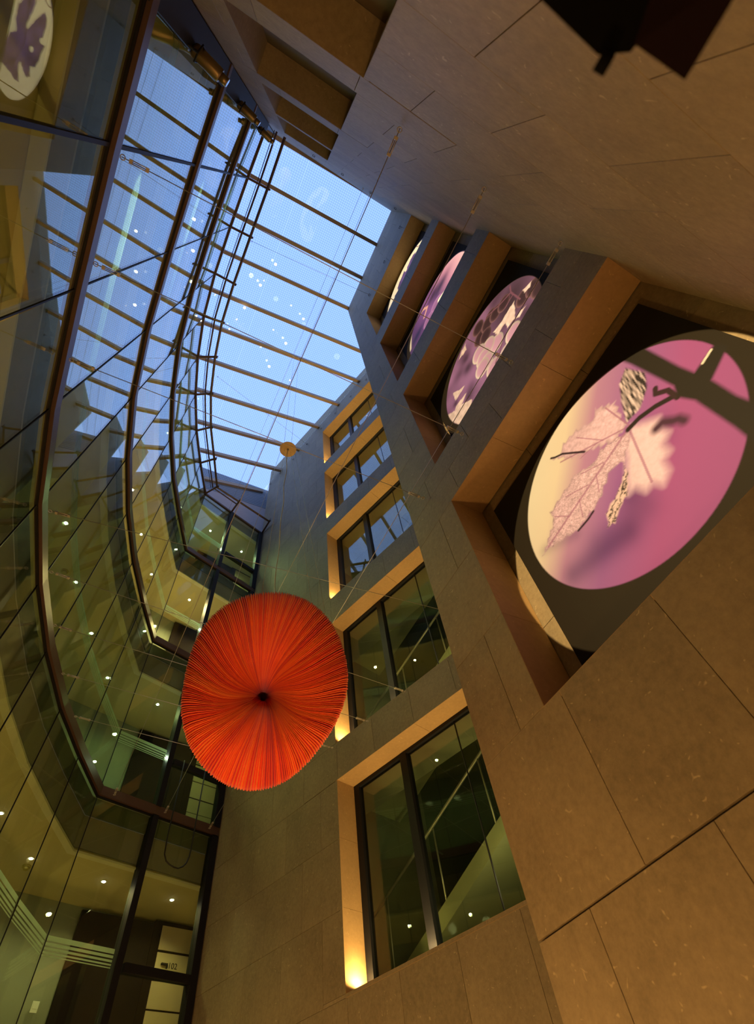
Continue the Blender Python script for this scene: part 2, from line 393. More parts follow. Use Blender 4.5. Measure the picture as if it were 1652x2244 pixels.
o = FB.box(MB(), -0.75, BE, -1.65, 17.9, 0.43, 1.2).build('niche_backing', M_JOINT, wallB)
for k in range(4):
    t0, b0 = NT[k], NB[k]
    for (y0, y1) in ((-0.70, 0.28), (0.283, 1.06), (1.063, NL + 0.04)):
        FB.box(MB(), y0, y1, t0, t0 + 0.04, 0.001, 0.385).build('head_lining', M_REVEAL_LIT, wallB)
        FB.box(MB(), y0, y1, b0 - 0.04, b0, 0.001, 0.385).build('sill_lining', M_REVEAL_LIT, wallB)
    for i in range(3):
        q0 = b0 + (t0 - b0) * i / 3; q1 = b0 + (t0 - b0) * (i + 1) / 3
        FB.box(MB(), NL, NL + 0.04, q0 + 0.002, q1 - 0.002, 0.001, 0.385).build('jamb_lining', M_REVEAL_LIT, wallB)
    for i in range(3):
        for j in range(3):
            q0 = b0 - 0.04 + (t0 + 0.08 - b0) * i / 3; q1 = b0 - 0.04 + (t0 + 0.08 - b0) * (i + 1) / 3
            y0 = -0.70 + 2.6 * j / 3; y1 = -0.70 + 2.6 * (j + 1) / 3
            panel(FB, y0 + 0.002, y1 - 0.002, q0 + 0.002, q1 - 0.002, wallB, M_STONE, 'back_panel', 0.40)

# ------------------------------------------------------------------ back wall (C) with four window openings
CT = [4.32, 7.52, 10.88, 14.08]; CB = [1.70, 4.92, 8.13, 11.15]
holesC = [(-1.0, 0.045, CB[k], CT[k]) for k in range(4)]
wallC = core(FC, -1.40, 2.70, -1.65, 18.0, 0.03, 0.30, holesC, 'wall_back', M_JOINT, 'long stone clad wall beside the camera with open window recesses at its far edge', 'wall')
rowsC = [-1.65, -1.33, -0.525, 0.28, 1.083, 1.885, 2.69, 3.487]
zz = 3.487
while zz < 17.9: zz += ST / 4; rowsC.append(zz)
clad(FC, -1.40, 2.70, rowsC, 0.765, 0.0215, holesC, wallC)
for k in range(4):
    FC.box(MB(), -1.0, 0.045, CT[k], CT[k] + 0.04, 0.001, 0.30).build('head_lining', M_STONE, wallC)
    FC.box(MB(), -1.04, -1.0, CB[k], CT[k], 0.001, 0.30).build('jamb_lining', M_STONE, wallC)
    FC.box(MB(), 0.045, 0.085, CB[k], CT[k], 0.001, 0.30).build('jamb_lining', M_STONE, wallC)
    FC.box(MB(), -1.0, 0.045, CB[k] - 0.04, CB[k], 0.001, 0.30).build('sill_lining', M_STONE, wallC)
    FC.box(MB(), -1.06, 0.105, CB[k] - 0.06, CT[k] + 0.06, 0.302, 0.42).build('recess_panel', plain('recess_brown', (0.12, 0.09, 0.06), 0.6) if k == 0 else bpy.data.materials['recess_brown'], wallC)
# black steel pier closing the wall's edge towards the glass
tag(FC.box(MB(), -1.66, -1.405, -1.65, 17.2, -0.02, 0.30).build('trim_1', M_BLACK), 'black steel pier between the stone wall and the glass', 'column', kind='structure')

# ------------------------------------------------------------------ glass curtain wall and corridors (left and far end)
NODES = [(-1.40, -0.78), (-1.46, 0.38), (-1.50, 1.50), (-1.52, 2.65), (-1.47, 3.75), (-1.31, 4.83), (-1.07, 5.88), (-0.74, 6.92), (-0.34, 7.89), (0.10, 8.85), (1.04, 9.20), (2.21, 9.62)]
FL = [-1.65, 1.58, 4.83, 8.07, 11.31]; TOP = 14.22
def offset(poly, d):            # d > 0: away from the atrium
    P = [Vector(p) for p in poly]; out = []
    N = []
    for i in range(len(P) - 1):
        t = (P[i + 1] - P[i]).normalized(); N.append(Vector((-t.y, t.x)))
    for i, p in enumerate(P):
        if i == 0: out.append(p + N[0] * d)
        elif i == len(P) - 1: out.append(p + N[-1] * d)
        else:
            b = (N[i - 1] + N[i]).normalized(); out.append(p + b * (d / max(0.3, b.dot(N[i]))))
    return out
def strip(mb, d0, d1, z0, z1, i0=0, i1=None, poly=NODES):
    a = offset(poly, d0); b = offset(poly, d1); i1 = len(poly) - 1 if i1 is None else i1
    for i in range(i0, i1):
        P = [a[i], a[i + 1], b[i + 1], b[i]]
        mb.hexa([(p.x, p.y, z0) for p in P] + [(p.x, p.y, z1) for p in P])
    return mb
wallL = strip(MB(), -0.02, 0.10, -1.65, 1.50).build('wall_left', M_STONE)
tag(wallL, 'curving glass curtain wall of the corridors, four storeys of flat panes', 'wall', kind='structure')
levels = [(FL[1] + 0.10, FL[2] - 0.05), (FL[2] + 0.10, FL[3] - 0.05), (FL[3] + 0.10, FL[4] - 0.05), (FL[4] + 0.10, TOP)]
ga, gb = offset(NODES, 0.0), offset(NODES, 0.012)
panes = {}
for k, (z0, z1) in enumerate(levels):
    for i in range(len(NODES) - 1):
        t = (ga[i + 1] - ga[i]).normalized(); e = t * 0.006
        if i == 0: q0, q1 = ga[i] + t * 0.27, ga[i + 1] - e
        elif i == 9: q0, q1 = ga[i] + e, ga[i + 1] - t * 0.05
        elif i == 10: q0, q1 = ga[i] + t * 0.06, ga[i + 1] - t * 0.12
        else: q0, q1 = ga[i] + e, ga[i + 1] - e
        n = Vector((-t.y, t.x)) * 0.012
        zs = [z0, z1] if i != 10 else [z0, [2.80, 5.71, 8.95, 12.10][k], [2.90, 5.82, 9.06, 12.21][k], z1]
        for j in range(0, len(zs), 2):
            mb = MB(); P = [q0, q1, q1 + n, q0 + n]
            mb.hexa([(p.x, p.y, zs[j]) for p in P] + [(p.x, p.y, zs[j + 1]) for p in P])
            panes[(k, i, j)] = mb.build('glass_pane', M_GLASS, wallL)
    # silicone joint between panes
    for i in range(1, len(NODES) - 2):
        p = ga[i]; MB().box(p.x - 0.007, p.x + 0.007, p.y - 0.007, p.y + 0.007, z0, z1).build('glass_joint', M_BLACK, wallL)
# floor bands (brown channels), copings
for k, zf in enumerate(FL[1:]):
    for i in range(len(NODES) - 1):
        strip(MB(), -0.045, 0.03, zf - 0.03, zf + 0.11, i, i + 1).build('floor_band', M_BAND, wallL)
        strip(MB(), -0.01, 0.02, zf - 0.055, zf - 0.031, i, i + 1).build('shadow_gap', M_BLACK, wallL)
for i in range(len(NODES) - 1):
    strip(MB(), -0.03, 0.04, TOP, TOP + 0.06, i, i + 1).build('coping', M_BAND, wallL)
# posts: at the end wall, the end mullion and the post near the back wall; transoms of the last bay
def post(c, w, d, z0, z1, seg):
    t = (Vector(NODES[seg + 1]) - Vector(NODES[seg])).normalized(); n = Vector((-t.y, t.x))
    mb = MB(); mb.obox((c[0], c[1], (z0 + z1) / 2), Vector((t.x, t.y, 0)), Vector((n.x, n.y, 0)), Vector((0, 0, 1)), w / 2, d / 2, (z1 - z0) / 2)
    return mb.build('post', M_BLACK, wallL)
for (z0, z1) in levels:
    post((1.045, 9.22), 0.10, 0.16, z0, z1, 10); post((-1.415, -0.65), 0.26, 0.08, z0, z1, 0); post((2.155, 9.615), 0.12, 0.14, z0, z1, 10); post((-1.475, 0.38), 0.03, 0.06, z0, z1, 1)
for k in range(4):
    zt = [2.80, 5.71, 8.95, 12.10][k]
    t = (Vector(NODES[11]) - Vector(NODES[10])).normalized(); n = Vector((-t.y, t.x)); c = (Vector(NODES[10]) + Vector(NODES[11])) / 2
    MB().obox((c.x, c.y, zt + 0.05), Vector((t.x, t.y, 0)), Vector((n.x, n.y, 0)), Vector((0, 0, 1)), 0.52, 0.05, 0.05).build('transom', M_BLACK, wallL)
# frosted manifestation stripes on the glass
for k in range(4):
    zb = [2.826, 5.74, 8.98, 12.22][k]
    for i in range(0, 10):
        t = (ga[i + 1] - ga[i]).normalized(); n = Vector((-t.y, t.x))
        e1 = 0.06 if i == 9 else 0.012
        q0, q1 = ga[i] + t * (0.28 if i == 0 else 0.012), ga[i + 1] - t * e1
        for (h0, h1) in ((0.0, 0.012), (0.028, 0.046), (0.064, 0.088), (0.106, 0.136), (0.152, 0.205)):
            P = [q0 + n * 0.0135, q1 + n * 0.0135, q1 + n * 0.0145, q0 + n * 0.0145]
            MB().hexa([(p.x, p.y, zb + h0) for p in P] + [(p.x, p.y, zb + h1) for p in P]).build('frosted_stripe', M_STRIPE, panes[(k, i, 0)])

# corridor shells behind the glass
EXT = NODES[:-1] + [(2.21, 9.62), (4.4, 10.40)]
for k in range(1, 5):
    zf = FL[k]; zc = (FL[k + 1] if k < 4 else 14.55) - 0.78
    fl = strip(MB(), 0.10, 1.75, zf - 0.28, zf, poly=EXT).build('floor_corridor', M_FLOOR)
    tag(fl, ['corridor floor of the first storey', 'corridor floor of the second storey', 'corridor floor of the third storey', 'corridor floor of the top storey'][k - 1] + ' behind the curved glass', 'floor', kind='structure')
    strip(MB(), 0.07, 0.099, zf - 0.30, zf - 0.04, poly=NODES).build('slab_edge', M_SLAB, fl)
    ce = strip(MB(), 0.14, 1.62, zc, zc + 0.06, poly=EXT).build('ceiling_corridor', M_CEIL)
    tag(ce, 'cream corridor ceiling with downlights, ' + ['first storey', 'second storey', 'third storey', 'top storey'][k - 1], 'ceiling', kind='structure')
    strip(MB(), 0.11, 0.139, zc + 0.05, (FL[k + 1] if k < 4 else TOP) - 0.30 if k < 4 else TOP - 0.02, poly=NODES).build('fascia', M_FASCIA, ce)
    strip(MB(), 0.075, 0.175, zc - 0.03, zc - 0.001, poly=NODES).build('ceiling_trim', M_TRIM, ce)
    bw = strip(MB(), 1.62, 1.75, zf, zc + 0.06, poly=EXT).build('wall_corridor', M_CWALL)
    tag(bw, 'grey green back wall of the corridor, ' + ['first storey', 'second storey', 'third storey', 'top storey'][k - 1], 'wall', kind='structure')
tag(strip(MB(), 0.05, 1.75, TOP + 0.0, TOP + 0.05, poly=EXT).build('ceiling_corridor_roof', M_PINK), 'pale roof deck over the top corridor', 'roof', kind='structure')

# ------------------------------------------------------------------ walls under the roof edge
tag(MB().box(-3.3, -3.2, -1.2, 12, 13.9, 17.0).build('wall_upper', M_PINK), 'pale rendered wall above the corridor roof', 'wall', kind='structure')
tag(MB().box(-3.2, 3.2, 10.14, 10.24, 14.2, 16.7).build('wall_upper.001', M_PINK), 'pale rendered wall above the end of the glass corridor', 'wall', kind='structure')
wS = MB().box(-3.2, 3.2, 10.16, 10.24, 16.7, 18.1).build('wall_siding', M_JOINT)
tag(wS, 'strip of grey horizontal siding just under the far roof edge', 'wall', kind='structure')
for q in range(12):
    MB().box(-3.2, 3.2, 10.13, 10.16, 16.7 + q * 0.115, 16.7 + q * 0.115 + 0.10).build('siding_board', M_SIDING, wS)

# closing walls so that only the roof lets daylight in
tag(MB().box(-3.3, -1.665, -0.95, -0.83, -1.65, 17.2).build('wall_closing', M_CWALL), 'dark end wall of the corridors beside the black pier', 'wall', kind='structure')
tag(MB().box(3.0, 5.2, 2.28, 2.40, -1.65, 18.4).build('wall_closing.001', M_JOINT), 'plain return wall behind the free edge of the niche wall', 'wall', kind='structure')
tag(MB().box(3.3, 4.6, 9.0, 12.4, -1.65, 18.0).build('wall_closing.002', M_CWALL), 'end wall closing the corridors behind the window wall', 'wall', kind='structure')
# ------------------------------------------------------------------ glass roof
BY = [-0.74, 0.36, 1.42, 2.45, 3.59, 4.61, 5.70, 6.79, 7.91, 8.97, 10.10]
def xa(y): return (DA - 0.28963 * y) / 0.95714 if y > 2.4 else 2.3
roof = empty('ceiling', (0, 4.5, 17.5)); tag(roof, 'sloping glass roof of wired panes between slim bars', 'roof', kind='structure')
bpy.context.view_layer.update(); rinv = roof.matrix_world.inverted()
def rp_(x, y, dz=0): return Vector((x, y, roof_z(x) + dz))
for i in range(len(BY) - 1):
    y0, y1 = BY[i], BY[i + 1]; x0 = -3.2
    xs = [(x0, x0), (-0.4, -0.4), (min(xa(y0), xa(y1)) if not (y0 < 2.5 <= y1) else 2.3,) * 2]
    lx = xa(y0 + 0.01 if y0 > 2.4 else y0); rx = xa(y1)
    for (pa, pb) in (((x0, x0), (-0.4, -0.4)), ((-0.39, -0.39), (lx, rx))):
        mb = MB()
        P = [rp_(pa[0], y0 + 0.03), rp_(pb[0], y0 + 0.03), rp_(pb[1], y1 - 0.03), rp_(pa[1], y1 - 0.03)]
        mb.hexa([p for p in P] + [p + Vector((0, 0, 0.02)) for p in P])
        o = mb.build('roof_pane', M_RGLASS, roof); o.matrix_parent_inverse = rinv
for i, y in enumerate(BY):
    mb = MB(); xe = xa(y) + (0.02 if y > 2.4 else 0.0); w = 0.05 if 0 < i < len(BY) - 1 else 0.05
    dep = 0.15
    vs = []
    for x in (-3.2, xe):
        vs += [(x, y - w, roof_z(x) - dep), (x, y + w, roof_z(x) - dep), (x, y + w, roof_z(x) + 0.03), (x, y - w, roof_z(x) + 0.03)]
    mb.add(vs, [(0, 1, 2, 3), (7, 6, 5, 4), (0, 4, 5, 1), (1, 5, 6, 2), (2, 6, 7, 3), (3, 7, 4, 0)])
    o = mb.build('roof_bar', M_BAR, roof); o.matrix_parent_inverse = rinv

# ------------------------------------------------------------------ picture panels in the niches
def srgb(c): c = np.asarray(c, float) / 255; return np.where(c <= 0.04045, c / 12.92, ((c + 0.055) / 1.055) ** 2.4)
LAMP = np.array((1.0, 0.70, 0.40))           # colour of the picture projectors
def ink(c, k=1.0):                            # print colour that looks like c under the projector
    return np.clip(srgb(c) / (LAMP * 1.75) * k, 0.002, 0.92)
def seg_dist(Y, Z, a, b):
    ax, az = a; dx, dz = b[0] - a[0], b[1] - a[1]
    t = np.clip(((Y - ax) * dx + (Z - az) * dz) / (dx * dx + dz * dz + 1e-12), 0, 1)
    return np.hypot(Y - ax - t * dx, Z - az - t * dz)
def poly(Y, Z, pts, soft=0.01):
    ins = np.zeros(Y.shape, bool); dm = np.full(Y.shape, 9.0); n = len(pts)
    for i in range(n):
        a, b = pts[i], pts[(i + 1) % n]
        c = ((a[1] > Z) != (b[1] > Z)); den = (b[1] - a[1]) if abs(b[1] - a[1]) > 1e-9 else 1e-9
        ins ^= c & (Y < (b[0] - a[0]) * (Z - a[1]) / den + a[0])
        dm = np.minimum(dm, seg_dist(Y, Z, a, b))
    s = np.where(ins, dm, -dm)
    return np.clip(s / soft * 0.5 + 0.5, 0, 1), s
def line(Y, Z, pts, w, soft=None):
    d = np.full(Y.shape, 9.0)
    for i in range(len(pts) - 1): d = np.minimum(d, seg_dist(Y, Z, pts[i], pts[i + 1]))
    soft = soft or w * 0.6
    return np.clip((w - d) / soft + 0.5, 0, 1)
def blob(Y, Z, c, ry, rz, rot=0.0, soft=0.3):
    cy, sy = math.cos(rot), math.sin(rot); u = (Y - c[0]) * cy + (Z - c[1]) * sy; v = -(Y - c[0]) * sy + (Z - c[1]) * cy
    r = np.hypot(u / ry, v / rz); return np.clip((1 - r) / soft + 0.5, 0, 1), r, u / ry, v / rz
def vnoise(Y, Z, sc, seed):
    r = np.random.RandomState(seed); G = r.rand(64, 64); y = Y * sc + 31.7; z = Z * sc + 17.3
    i = np.floor(y).astype(int); j = np.floor(z).astype(int); fy = y - i; fz = z - j; fy = fy * fy * (3 - 2 * fy); fz = fz * fz * (3 - 2 * fz)
    g = lambda a, b: G[a % 64, b % 64]
    return (g(i, j) * (1 - fy) + g(i + 1, j) * fy) * (1 - fz) + (g(i, j + 1) * (1 - fy) + g(i + 1, j + 1) * fy) * fz
def over(img, mask, col):
    col = np.asarray(col, float)
    if col.ndim == 1: col = col[None, :]
    return img * (1 - mask[:, None]) + col * mask[:, None]
BLACK = np.array((0.012, 0.010, 0.007))
def jag(pts, n, amp, seed):                    # toothed leaf margin
    r = random.Random(seed); out = []
    for i in range(len(pts)):
        a, b = pts[i], pts[(i + 1) % len(pts)]; L = math.hypot(b[0] - a[0], b[1] - a[1]); m_ = max(1, int(L / n))
        nx, nz = -(b[1] - a[1]) / (L + 1e-9), (b[0] - a[0]) / (L + 1e-9)
        for q in range(m_):
            t = q / m_; out.append((a[0] + (b[0] - a[0]) * t, a[1] + (b[1] - a[1]) * t))
            if L > n * 0.8:
                t2 = (q + 0.72) / m_; k = amp * (0.5 + r.random()); out.append((a[0] + (b[0] - a[0]) * t2 - nx * k, a[1] + (b[1] - a[1]) * t2 - nz * k))
    return out
def pic_leaf(Y, Z):           # pale vine leaf on a violet ground behind a dark branch (Y, Z: metres from panel centre)
    y = Y; z = Z
    g = np.clip(0.5 + 0.42 * (y * 0.75 + z * 0.85), 0, 1)
    ramp = [(0.0, (158, 78, 112)), (0.30, (168, 80, 116)), (0.5, (160, 92, 130)), (0.68, (190, 125, 140)), (0.82, (238, 200, 158)), (1.0, (246, 214, 170))]
    img = np.zeros((len(y), 3))
    cs = np.array([ink(c) for _, c in ramp]); ts = [t for t, _ in ramp]
    for k in range(3): img[:, k] = np.interp(g, ts, cs[:, k])
    # blurred dark streaks
    s = (y + 0.55) * 0.62 + (z + 0.05) * 0.0
    for (a, b, w, k) in (((-0.35, -0.05), (0.05, -0.25), 0.13, 0.55), ((0.75, -0.30), (0.25, -0.45), 0.11, 0.6), ((0.85, 0.12), (0.55, -0.05), 0.06, 0.35), ((0.05, -0.42), (0.45, -0.28), 0.12, 0.35)):
        d = seg_dist(y, z, a, b); img = img * (1 - (k * np.exp(-(d / w) ** 2))[:, None] * np.array((0.75, 0.75, 0.6)))
    n = vnoise(y, z, 30, 3) * 0.5 + vnoise(y, z, 70, 4) * 0.5
    leafcol = ink((232, 176, 168)) * (0.72 + 0.50 * n)[:, None]
    P = lambda L: [(a - 0.60, b - 3.085) for a, b in L]
    # out-of-focus right lobe
    m_, s_ = poly(y, z, P([(0.30, 3.30), (0.248, 3.226), (0.15, 3.12), (0.20, 3.03), (0.19, 2.95), (0.27, 2.92), (0.28, 2.83), (0.35, 2.82), (0.38, 2.72), (0.47, 2.68), (0.50, 2.76), (0.57, 2.76), (0.60, 2.86), (0.66, 2.87), (0.60, 2.98), (0.50, 3.10), (0.45, 3.2)]), 0.045); img = over(img, m_, ink((236, 184, 172)) * (0.9 + 0.2 * n)[:, None])
    # back leaf, upper (folded, dark and pale streaks)
    m_, s_ = poly(y, z, P([(0.30, 3.36), (0.20, 3.56), (0.10, 3.72), (-0.02, 3.78), (-0.06, 3.55), (0.02, 3.42), (0.16, 3.34)]), 0.012)
    st = vnoise(y * 3.2 + z * 0.9, z * 0.55 - y * 0.3, 26, 31); img = over(img, m_, ink((232, 188, 165)) * np.clip(1.5 * (st - 0.32) + 0.35 - 1.6 * np.clip(0.12 - y - 0.55, 0, 0.3), 0.05, 1.05)[:, None])
    # left lobe
    L1 = jag(P([(0.30, 3.34), (0.27, 3.47), (0.21, 3.63), (0.30, 3.74), (0.345, 3.80), (0.43, 3.72), (0.57, 3.84), (0.73, 3.88), (0.83, 3.81), (0.90, 3.87), (0.776, 3.642), (0.656, 3.537), (0.555, 3.425), (0.44, 3.32)]), 0.07, 0.022, 5)
    m_, s_ = poly(y, z, L1, 0.008); img = over(img, m_, leafcol * (1 - 0.25 * np.exp(-(np.abs(s_) / 0.02) ** 2))[:, None])
    # main lobe
    L2 = jag(P([(0.42, 3.36), (0.56, 3.42), (0.674, 3.387), (0.858, 3.491), (0.996, 3.47), (1.215, 3.449), (1.24, 3.34), (1.496, 3.18), (1.368, 3.145), (1.114, 3.035), (0.93, 3.04), (0.80, 3.071), (0.62, 3.167), (0.52, 3.10), (0.42, 3.18), (0.30, 3.27)]), 0.075, 0.02, 6)
    m_, s_ = poly(y, z, L2, 0.008); sh = np.clip(0.9 + 0.2 * np.sin(y * 60 + 25 * n), 0.7, 1.1)
    img = over(img, m_, leafcol * sh[:, None] * (1 - 0.3 * np.exp(-(np.abs(s_) / 0.015) ** 2))[:, None])
    # curled lower lobe
    m_, s_ = poly(y, z, jag(P([(0.53, 3.10), (0.60, 3.03), (0.653, 2.994), (0.80, 2.95), (0.873, 2.921), (0.93, 2.82), (0.87, 2.79), (0.74, 2.86), (0.673, 2.869), (0.56, 3.0)]), 0.08, 0.015, 7), 0.01)
    img = over(img, m_, ink((225, 175, 150)) * np.clip(0.15 + 1.6 * np.abs(np.sin(y * 38 + z * 55 + 4 * n)) - 0.3, 0.08, 1.1)[:, None])
    # veins
    for (a, b, w) in (((0.30, 3.31), (1.40, 3.19), 0.010), ((0.30, 3.31), (0.86, 3.74), 0.008), ((0.30, 3.31), (0.30, 3.68), 0.007), ((0.32, 3.30), (0.50, 2.78), 0.010), ((0.62, 3.29), (0.80, 3.42), 0.005), ((0.82, 3.27), (1.02, 3.40), 0.005), ((0.72, 3.28), (0.80, 3.12), 0.005), ((0.95, 3.25), (1.02, 3.09), 0.005), ((1.1, 3.22), (1.2, 3.36), 0.005), ((0.5, 3.46), (0.62, 3.76), 0.005), ((0.55, 3.5), (0.72, 3.55), 0.004)):
        img = over(img, line(y, z, P([a, b]), w) * 0.7, ink((165, 95, 112)))
    # dark curled edges
    for L in ([(0.90, 3.89), (0.87, 3.85), (0.80, 3.79), (0.72, 3.66), (0.66, 3.56)], [(1.114, 3.035), (1.0, 3.03), (0.93, 3.04)]):
        img = over(img, line(y, z, P(L), 0.010, 0.01), ink((50, 30, 32)))
    # tendrils and stalk
    img = over(img, line(y, z, P([(0.33, 3.30), (0.22, 3.28), (0.10, 3.22), (-0.02, 3.13)]), 0.022), ink((48, 34, 26)))
    img = over(img, line(y, z, P([(-0.02, 3.10), (-0.03, 3.22), (0.03, 3.30), (0.0, 3.34)]), 0.022), ink((60, 36, 32)))
    img = over(img, line(y, z, P([(0.22, 3.07), (0.16, 3.06), (0.12, 2.99), (0.09, 2.96), (0.08, 2.91)]), 0.035, 0.05), ink((78, 44, 52)))
    # outside the round window: black
    r = np.hypot((y - (-0.022)) / 0.968, (z - 0.085) / 0.925)
    img = over(img, np.clip((r - 1) / 0.012 + 0.5, 0, 1), BLACK * 1.3)
    # dark branch crossing the picture
    B = P([(-0.10, 3.95), (-0.21, 3.80), (-0.195, 3.28), (-0.20, 3.12), (-0.40, 3.14), (-0.42, 3.03), (-0.205, 2.95), (-0.185, 2.70), (-0.20, 2.45), (0.0, 2.30), (-0.03, 2.55), (-0.055, 2.95), (-0.02, 3.10), (-0.07, 3.20), (-0.065, 3.75), (-0.05, 3.95)])
    m_, s_ = poly(y, z, B, 0.014); img = over(img, m_, ink((46, 36, 24)))
    img = over(img, line(y, z, P([(-0.36, 3.13), (-0.27, 3.115)]), 0.010), ink((240, 205, 160)))
    return img
def round_mask(img, y, z, c=(-0.02, 0.05), r0=0.97):
    r = np.hypot(y - c[0], z - c[1]) / r0; return over(img, np.clip((r - 1) / 0.014 + 0.5, 0, 1), BLACK)
def pic_grapes(Y, Z):
    y, z = Y, Z; n = vnoise(y, z, 5, 11)
    img = ink((150, 98, 132)) * (0.55 + 0.9 * n)[:, None]
    g = np.clip((0.9 - y) * 0.35 + 0.1, 0, 1); img = img * (1 - 0.35 * g)[:, None]
    d = np.exp(-(np.hypot(y + 0.65, (z - 0.25)) / 0.58) ** 2); img = over(img, d * 0.95, ink((52, 34, 40)))
    for c, r in (((0.32, 0.38), 0.10), ((0.547, -0.136), 0.09), ((0.767, 0.108), 0.06), ((-0.617, -0.345), 0.14), ((0.25, 0.62), 0.10)):
        img = over(img, np.exp(-(np.hypot(y - c[0], z - c[1]) / r) ** 2) * 0.8, ink((60, 38, 52)))
    def grape(img, c, r, edge, fill, seed):
        m_, rr, u, v = blob(y, z, c, r, r * 1.12, 0.3, 0.08); k = np.clip(rr, 0, 1) ** 6
        lit = np.clip(0.5 + 0.5 * (u * 0.75 - v * 0.2), 0, 1)
        col = fill[None, :] * (0.75 + 0.4 * lit)[:, None] * (1 - k[:, None]) + edge[None, :] * (k * (0.35 + 0.65 * lit))[:, None]
        return over(img, m_, col)
    dk, de = ink((58, 34, 40)), ink((150, 100, 100))
    for c in ((-0.159, 0.793), (-0.074, 0.548), (-0.371, 0.60), (-0.272, 0.569), (-0.439, 0.502), (-0.748, -0.022), (-0.889, -0.127), (-0.904, -0.283), (-0.59, 0.423), (-0.146, 0.409)): img = grape(img, c, 0.125, de, dk, 1)
    for c in ((-0.419, -0.503), (-0.155, -0.455), (-0.371, -0.312), (-0.158, -0.034), (-0.063, 0.145), (0.042, -0.519), (0.074, -0.35), (0.083, 0.288), (0.085, 0.092), (0.093, -0.072), (0.181, -0.052)): img = grape(img, c, 0.14, ink((252, 228, 190)), ink((200, 140, 158)), 2)
    pale = ink((232, 190, 172)) * (0.8 + 0.4 * vnoise(y, z, 24, 12))[:, None]
    for L in ([(-0.675, 0.151), (-0.595, 0.172), (-0.485, 0.176), (-0.374, 0.179), (-0.234, 0.241), (-0.236, 0.054), (-0.406, 0.039), (-0.372, -0.098), (-0.512, -0.149), (-0.607, 0.008)],
              [(0.969, 0.154), (0.839, 0.001), (0.754, 0.044), (0.553, -0.023), (0.705, -0.078), (0.546, -0.295), (0.624, -0.371), (0.585, -0.525), (0.781, -0.566), (0.887, -0.37), (0.962, -0.075)],
              [(0.706, 0.385), (0.615, 0.246), (0.507, 0.156), (0.74, 0.168)], [(-0.686, -0.234), (-0.622, -0.171), (-0.505, -0.162), (-0.543, -0.242)],
              [(0.103, 0.934), (0.219, 0.932), (0.351, 0.849), (0.242, 0.789), (0.16, 0.771)], [(-0.95, 0.0), (-0.82, 0.10), (-0.80, 0.0), (-0.88, -0.06)]):
        m_, s_ = poly(y, z, jag(L, 0.09, 0.012, len(L)), 0.008); img = over(img, m_, pale)
    for L in ([(-0.72, 0.02), (-0.74, 0.40), (-0.80, 0.53)], [(-0.55, 0.30), (-0.72, 0.30)], [(-0.20, -0.20), (-0.10, -0.28), (0.02, -0.33)], [(-0.74, 0.40), (-0.55, 0.52), (-0.35, 0.72)]): img = over(img, line(y, z, L, 0.012), ink((120, 70, 84)))
    return round_mask(img, y, z, (-0.02, 0.02), 0.98)
def pic_closeup(Y, Z):
    y, z = Y, Z; t = np.clip((y + 1) / 2, 0, 1); img = np.zeros((len(y), 3))
    cs = np.array([ink(c) for c in ((235, 175, 180), (205, 135, 160), (120, 75, 125), (140, 85, 145), (95, 60, 110), (90, 62, 105))])
    for k in range(3): img[:, k] = np.interp(t, (0, 0.22, 0.42, 0.55, 0.8, 1), cs[:, k])
    img = over(img, np.exp(-(np.hypot((y + 0.88) / 0.25, (z + 0.25) / 0.18)) ** 2), ink((255, 225, 190)))
    for c, ry, rz, col in (((-0.32, 0.40), 0.30, 0.16, (45, 38, 70)), ((-0.10, 0.57), 0.22, 0.10, (60, 40, 62)), ((0.62, 0.24), 0.26, 0.13, (40, 40, 78)), ((-0.2, -0.5), 0.4, 0.3, (60, 45, 80)), ((0.4, -0.5), 0.4, 0.3, (85, 55, 100))):
        img = over(img, np.exp(-(np.hypot((y - c[0]) / ry, (z - c[1]) / rz)) ** 2) * 0.9, ink(col))
    for c, r in (((-0.03, 0.05), 0.2), ((0.27, 0.03), 0.18), ((0.38, -0.25), 0.25), ((-0.05, -0.35), 0.24)):
        m_, rr, u, v = blob(y, z, c, r, r, 0, 0.1); img = over(img, m_, ink((175, 115, 165)) * (0.75 + 0.35 * np.clip(rr, 0, 1) ** 4)[:, None])
    img = over(img, line(y, z, [(-0.43, -0.09), (-0.28, -0.05), (-0.12, 0.04)], 0.05, 0.03), ink((255, 240, 225)))
    img = over(img, line(y, z, [(0.30, 0.78), (0.2, 0.72), (0.12, 0.54), (0.30, 0.40)], 0.03, 0.03), ink((235, 165, 150)))
    img = over(img, line(y, z, [(0.76, 0.66), (0.86, 0.42), (0.93, 0.22)], 0.05, 0.05), ink((248, 220, 185)))
    return round_mask(img, y, z, (-0.02, -0.03), 0.985)
